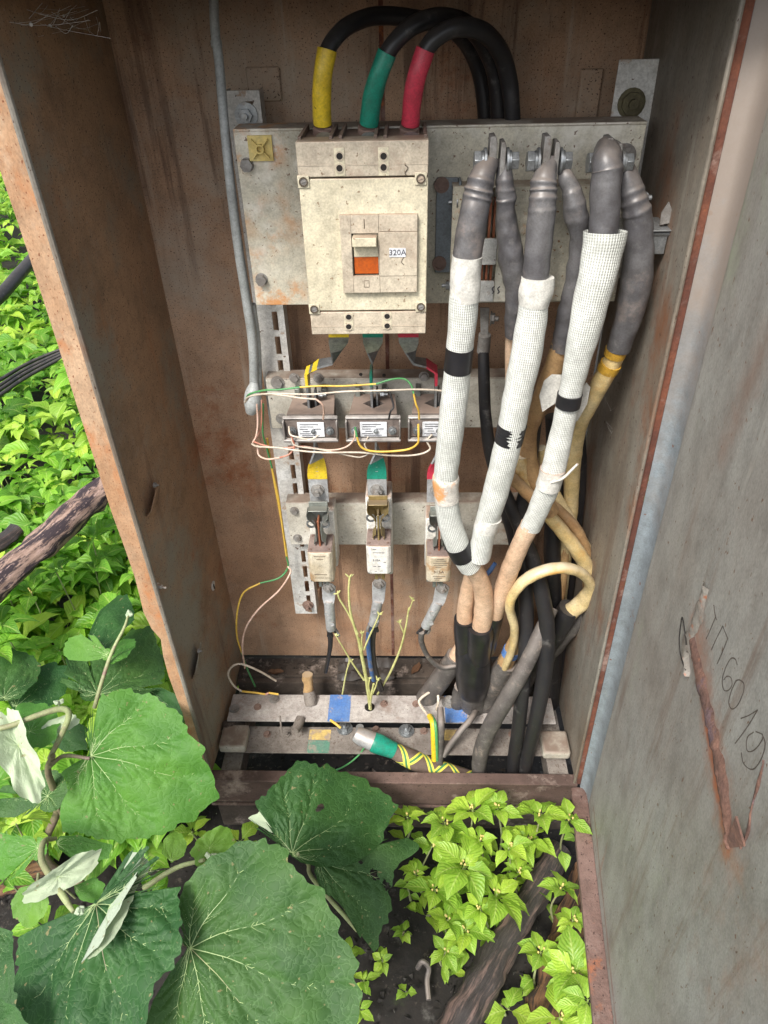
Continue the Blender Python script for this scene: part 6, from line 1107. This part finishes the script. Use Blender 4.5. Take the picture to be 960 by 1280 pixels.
    if n0.dot(Nn) < 0: b.f = [f[::-1] for f in b.f]; b.uv = [u[::-1] for u in b.uv]
    lf = b.build('leaf', mat, parent, smooth=180)
    vb = MB(); mb2 = MB()
    for vi, (v, w_) in enumerate(veins):
        if len(v) < 3: continue
        sp = spline([[q[0], q[1], 0] for q in v], 5); L3_ = np.array([[q[0], q[1]] for q in sp]); pos = world(L3_, .0); n_ = len(pos); r0 = (.0036 if w_ == 1 else .0017)*Ln*vr; (mb2 if vi == 0 else vb).tube(pos.tolist(), [r0*(1-.8*i/(n_-1)) for i in range(n_)], 5)
    vb.build('veins', 'vein', lf); mb2.build('midrib', midrib, lf)
    return lf
t = thing('burdock_plant', 'large burdock with broad wavy leaves growing left of the cabinet', 'plant', (-.52, .62, 0))
def stalk(mat, pts, name='stem', n=12):
    p = [list(q[0])+[q[1]] for q in pts]; s = spline(p, 7); MB().tube([q[:3] for q in s], [q[3]*.68 for q in s], n, ripple=.08).build(name, mat, t)
Z = Pz
# back dark leaves first
def hp(l): return [(x/2, 700+y/2) for x, y in l]
D_ = 'burdock_dark'
big_leaf(t, Z(5, 872, .36), Z(45, 815, .36), 1, D_, (0.1, -.4, .9), 11, res=.7, cup=.1, shape=hp([(-60, 300), (-40, 225), (10, 212), (60, 212), (100, 250), (92, 300), (50, 348), (14, 352), (-30, 360)]))
big_leaf(t, Z(20, 882, .32), Z(80, 835, .32), 1, D_, (-.1, -.5, .8), 13, res=.8, cup=.1, shape=hp([(20, 355), (40, 310), (70, 280), (130, 238), (175, 270), (162, 330), (122, 365), (140, 400), (90, 430), (50, 400), (30, 372)]))
big_leaf(t, Z(122, 866, .33), Z(185, 800, .33), 1, D_, (-.2, -.5, .8), 12, res=1., cup=.08, wave=.08, shape=hp([(240, 325), (200, 335), (150, 310), (165, 260), (150, 200), (200, 160), (290, 140), (340, 150), (385, 175), (408, 250), (405, 300), (360, 340), (300, 350), (255, 338)]))
big_leaf(t, Z(185, 862, .30), Z(222, 892, .29), 1, D_, (-.2, -.5, .8), 23, res=.6, cup=.1, shape=hp([(366, 322), (400, 318), (450, 340), (456, 380), (440, 420), (400, 420), (370, 360)]))
big_leaf(t, Z(112, 818, .42), Z(128, 745, .40), 1, D_, (0, -.5, .8), 14, res=.6, cup=.1, wave=.1, shape=[(106, 815), (112, 790), (125, 760), (140, 735), (158, 740), (165, 765), (150, 795), (135, 815), (120, 822)])
big_leaf(t, Z(133, 818, .45), Z(72, 806, .45), 1, 'burdock', (.1, -.6, .8), 15, res=.6, cup=.1, shape=hp([(262, 222), (240, 190), (205, 183), (165, 195), (140, 225), (165, 248), (215, 254), (256, 248)]))
big_leaf(t, Z(136, 824, .45), Z(166, 790, .43), 1, 'burdock', (-.2, -.6, .8), 25, res=.6, cup=.1, shape=hp([(275, 240), (285, 200), (310, 180), (335, 185), (338, 215), (315, 245), (280, 262), (268, 256)]))
big_leaf(t, Z(60, 905, .38), Z(95, 930, .37), 1, D_, (0, -.5, .8), 41, res=.6, shape=hp([(110, 400), (180, 395), (215, 420), (210, 470), (160, 480), (120, 450)]))
# the main leaves
big_leaf(t, Z(113, 945, .44), Z(258, 985, .41), 1, 'burdock', (-.05, -.55, .8), 1, cup=.10, wave=.05, res=1.35, midrib='vein', shape=hp([(224, 462), (232, 446), (212, 415), (205, 372), (245, 340), (310, 320), (380, 340), (425, 370), (460, 410), (500, 470), (528, 540), (525, 600), (490, 650), (440, 665), (380, 700), (320, 700), (280, 712), (240, 690), (150, 680), (150, 620), (175, 570), (155, 530), (200, 500), (218, 492)]))
big_leaf(t, Z(121, 1131, .50), Z(158, 1345, .47), 1, D_, (0, -.45, .9), 2, cup=.05, wave=.07, res=1.4, midrib='midrib', fold=-.08, shape=hp([(240, 850), (252, 852), (285, 848), (300, 800), (330, 725), (370, 712), (400, 745), (440, 810), (445, 880), (458, 960), (430, 1010), (380, 1070), (360, 1140), (330, 1260), (200, 1330), (60, 1280), (36, 1120), (28, 1000), (38, 935), (120, 903), (200, 873), (232, 863)]))
big_leaf(t, Z(239, 1185, .45), Z(372, 1340, .41), 1, D_, (0, -.5, .85), 3, cup=.05, wave=.05, res=1.5, midrib='midrib', shape=hp([(474, 958), (450, 935), (445, 860), (470, 800), (530, 740), (600, 705), (660, 695), (710, 725), (760, 790), (810, 840), (835, 890), (850, 960), (890, 1010), (898, 1060), (885, 1130), (870, 1240), (700, 1300), (500, 1280), (350, 1200), (385, 1100), (430, 1025), (462, 985)]))
big_leaf(t, Z(-20, 1170, .40), Z(5, 1260, .38), 1, D_, (0, -.4, .9), 16, res=.6, shape=[(-50, 1150), (-10, 1155), (16, 1165), (18, 1210), (20, 1260), (0, 1290), (-60, 1280)])
big_leaf(t, Z(-30, 1290, .50), Z(30, 1310, .5), .7, D_, (0, -.4, .9), 17, res=.5)
big_leaf(t, Z(60, 995, .36), Z(-20, 1005, .35), 1, D_, (.1, -.5, .8), 18, res=.6, shape=hp([(115, 590), (60, 560), (0, 565), (-50, 600), (-20, 640), (50, 645), (100, 620)]))
big_leaf(t, Z(72, 1055, .36), Z(140, 1065, .35), 1., 'burdock', (0, -.5, .9), 24, res=.6, shape=hp([(140, 702), (150, 690), (200, 688), (280, 715), (270, 745), (220, 758), (180, 748), (148, 722)]))
big_leaf(t, Z(47, 1060, .47), Z(-15, 1085, .45), 1.0, 'burdock_young', (.1, -.5, .8), 19, res=.7, shape=hp([(92, 712), (94, 692), (60, 688), (50, 700), (30, 678), (-10, 680), (-40, 760), (0, 812), (50, 785), (84, 750)]))
big_leaf(t, Z(45, 1107, .52), Z(32, 1158, .50), 1, 'burdock_young', (0, -.6, .8), 20, res=.6, cup=.1, shape=hp([(90, 812), (120, 835), (122, 860), (105, 895), (65, 925), (25, 890), (28, 850), (50, 818), (80, 812)]))
big_leaf(t, Z(96, 1112, .49), Z(130, 1115, .48), 1, 'burdock_young', (0, -.5, .8), 22, res=.5, shape=hp([(188, 830), (185, 815), (235, 793), (262, 810), (255, 845), (230, 858), (200, 850)]))
big_leaf(t, Z(214, 1076, .33), Z(220, 1038, .34), 1, 'burdock_young', (0, -.6, .8), 26, res=.5, shape=hp([(425, 752), (405, 735), (408, 700), (430, 672), (455, 685), (468, 712), (460, 740), (440, 752)]))
big_leaf(t, Z(262, 1060, .36), Z(292, 1040, .36), .7, 'burdock_young', (0, -.6, .8), 27, res=.4, notch=.3)
big_leaf(t, Z(38, 915, .50), Z(28, 880, .50), .9, 'burdock', (.3, -.6, .7), 28, res=.5, notch=.3)
# pale curled undersides
big_leaf(t, Z(24, 932, .51), Z(50, 996, .47), .40, 'burdock_pale', (.4, -.8, .4), 31, res=.5, fold=.5, notch=.2, wave=.12)
big_leaf(t, Z(72, 1096, .53), Z(126, 1064, .52), .38, 'burdock_pale', (.0, -.8, .5), 32, res=.4, fold=.3, notch=.1)
big_leaf(t, Z(134, 1136, .505), Z(168, 1064, .47), .10, 'burdock_pale', (.5, -.7, .5), 33, res=.4, fold=.5, notch=.1)
big_leaf(t, Z(78, 905, .50), Z(50, 915, .50), .5, 'burdock_pale', (0, -.7, .6), 34, res=.35, notch=.1)
stalk('stem_purple', [(Vector((-.52, .62, 0)), .012), (Z(62, 1080, .15), .011), (Z(72, 1010, .30), .010), (Z(60, 965, .42), .008), (Z(66, 945, .47), .007)], 'stem')
stalk('stem_green', [(Z(-30, 915, .54), .006), (Z(10, 908, .54), .0065), (Z(50, 893, .54), .007), (Z(78, 886, .535), .0075), (Z(86, 895, .52), .0075), (Z(76, 920, .49), .007), (Z(62, 948, .46), .006)], 'petiole')
stalk('stem_purple', [(Z(62, 958, .46), .0055), (Z(80, 945, .455), .005), (Z(112, 948, .445), .004)], 'petiole')
stalk('stem_green', [(Z(118, 885, .40), .006), (Z(128, 850, .44), .0055), (Z(140, 815, .47), .005), (Z(155, 785, .50), .004), (Z(160, 770, .51), .003)], 'petiole')
stalk('stem_green', [(Z(70, 1048, .48), .004), (Z(55, 1052, .50), .006), (Z(52, 1075, .51), .0068), (Z(66, 1100, .52), .0068), (Z(82, 1125, .52), .0062), (Z(92, 1140, .52), .004)], 'petiole')
stalk('stem_green', [(Z(48, 1092, .515), .003), (Z(46, 1108, .52), .0025)], 'petiole')
stalk('stem_purple', [(Z(150, 1150, .30), .005), (Z(200, 1163, .40), .005), (Z(233, 1181, .447), .0045)], 'petiole')
stalk('stem_green', [(Z(180, 1110, .28), .007), (Z(220, 1085, .32), .006), (Z(255, 1075, .36), .0045)], 'petiole')
stalk('stem_purple', [(Z(55, 990, .35), .005), (Z(75, 1015, .30), .004), (Z(80, 1040, .25), .003)], 'petiole')
for px, py, z, nb in ((162, 768, .51, 6), (100, 1138, .525, 8), (260, 1072, .37, 4), (75, 880, .53, 3)):
    b = MB(); c = Z(px, py, z)
    for k in range(nb): e = c+Vector((random.uniform(-.012, .012), random.uniform(-.01, .01), random.uniform(-.004, .012))); b.tube([c, (c+e)/2, e], [.002, .0045, .0012], 7, ripple=.3)
    b.build('young_bud', 'burdock_pale', t)
t = thing('burdock_plant', 'dusty dark burdock with torn leaves in front of the sill', 'plant', (-.1, .60, 0))
big_leaf(t, Z(366, 1066, .27), Z(462, 985, .27), 1, D_, (0, -.6, .8), 5, cup=.06, wave=.05, res=1.3, hole=1, shape=[(352, 1060), (345, 1050), (340, 1035), (305, 1025), (325, 997), (345, 980), (360, 960), (380, 950), (405, 957), (437, 962), (475, 981), (497, 1007), (490, 1026), (475, 1056), (445, 1080), (400, 1084), (375, 1078)])
big_leaf(t, Z(400, 1078, .22), Z(478, 1170, .16), 1, D_, (.2, -.5, .8), 6, cup=.08, wave=.06, res=1.3, hole=6, shape=[(398, 1070), (437, 1066), (470, 1050), (505, 1036), (524, 1060), (494, 1086), (488, 1109), (490, 1135), (480, 1161), (469, 1197), (456, 1187), (441, 1150), (422, 1127), (400, 1112), (393, 1088)])
big_leaf(t, Z(345, 1036, .285), Z(306, 1026, .28), 1, 'burdock_pale', (0, -.7, .7), 35, res=.4, cup=.02, shape=[(348, 1030), (330, 1012), (318, 1018), (304, 1026), (322, 1030), (338, 1040), (346, 1042)])
stalk('stem_green', [(Vector((-.1, .60, 0)), .006), (Z(392, 1100, .12), .006), (Z(385, 1080, .22), .005), (Z(372, 1067, .27), .004)], 'petiole')
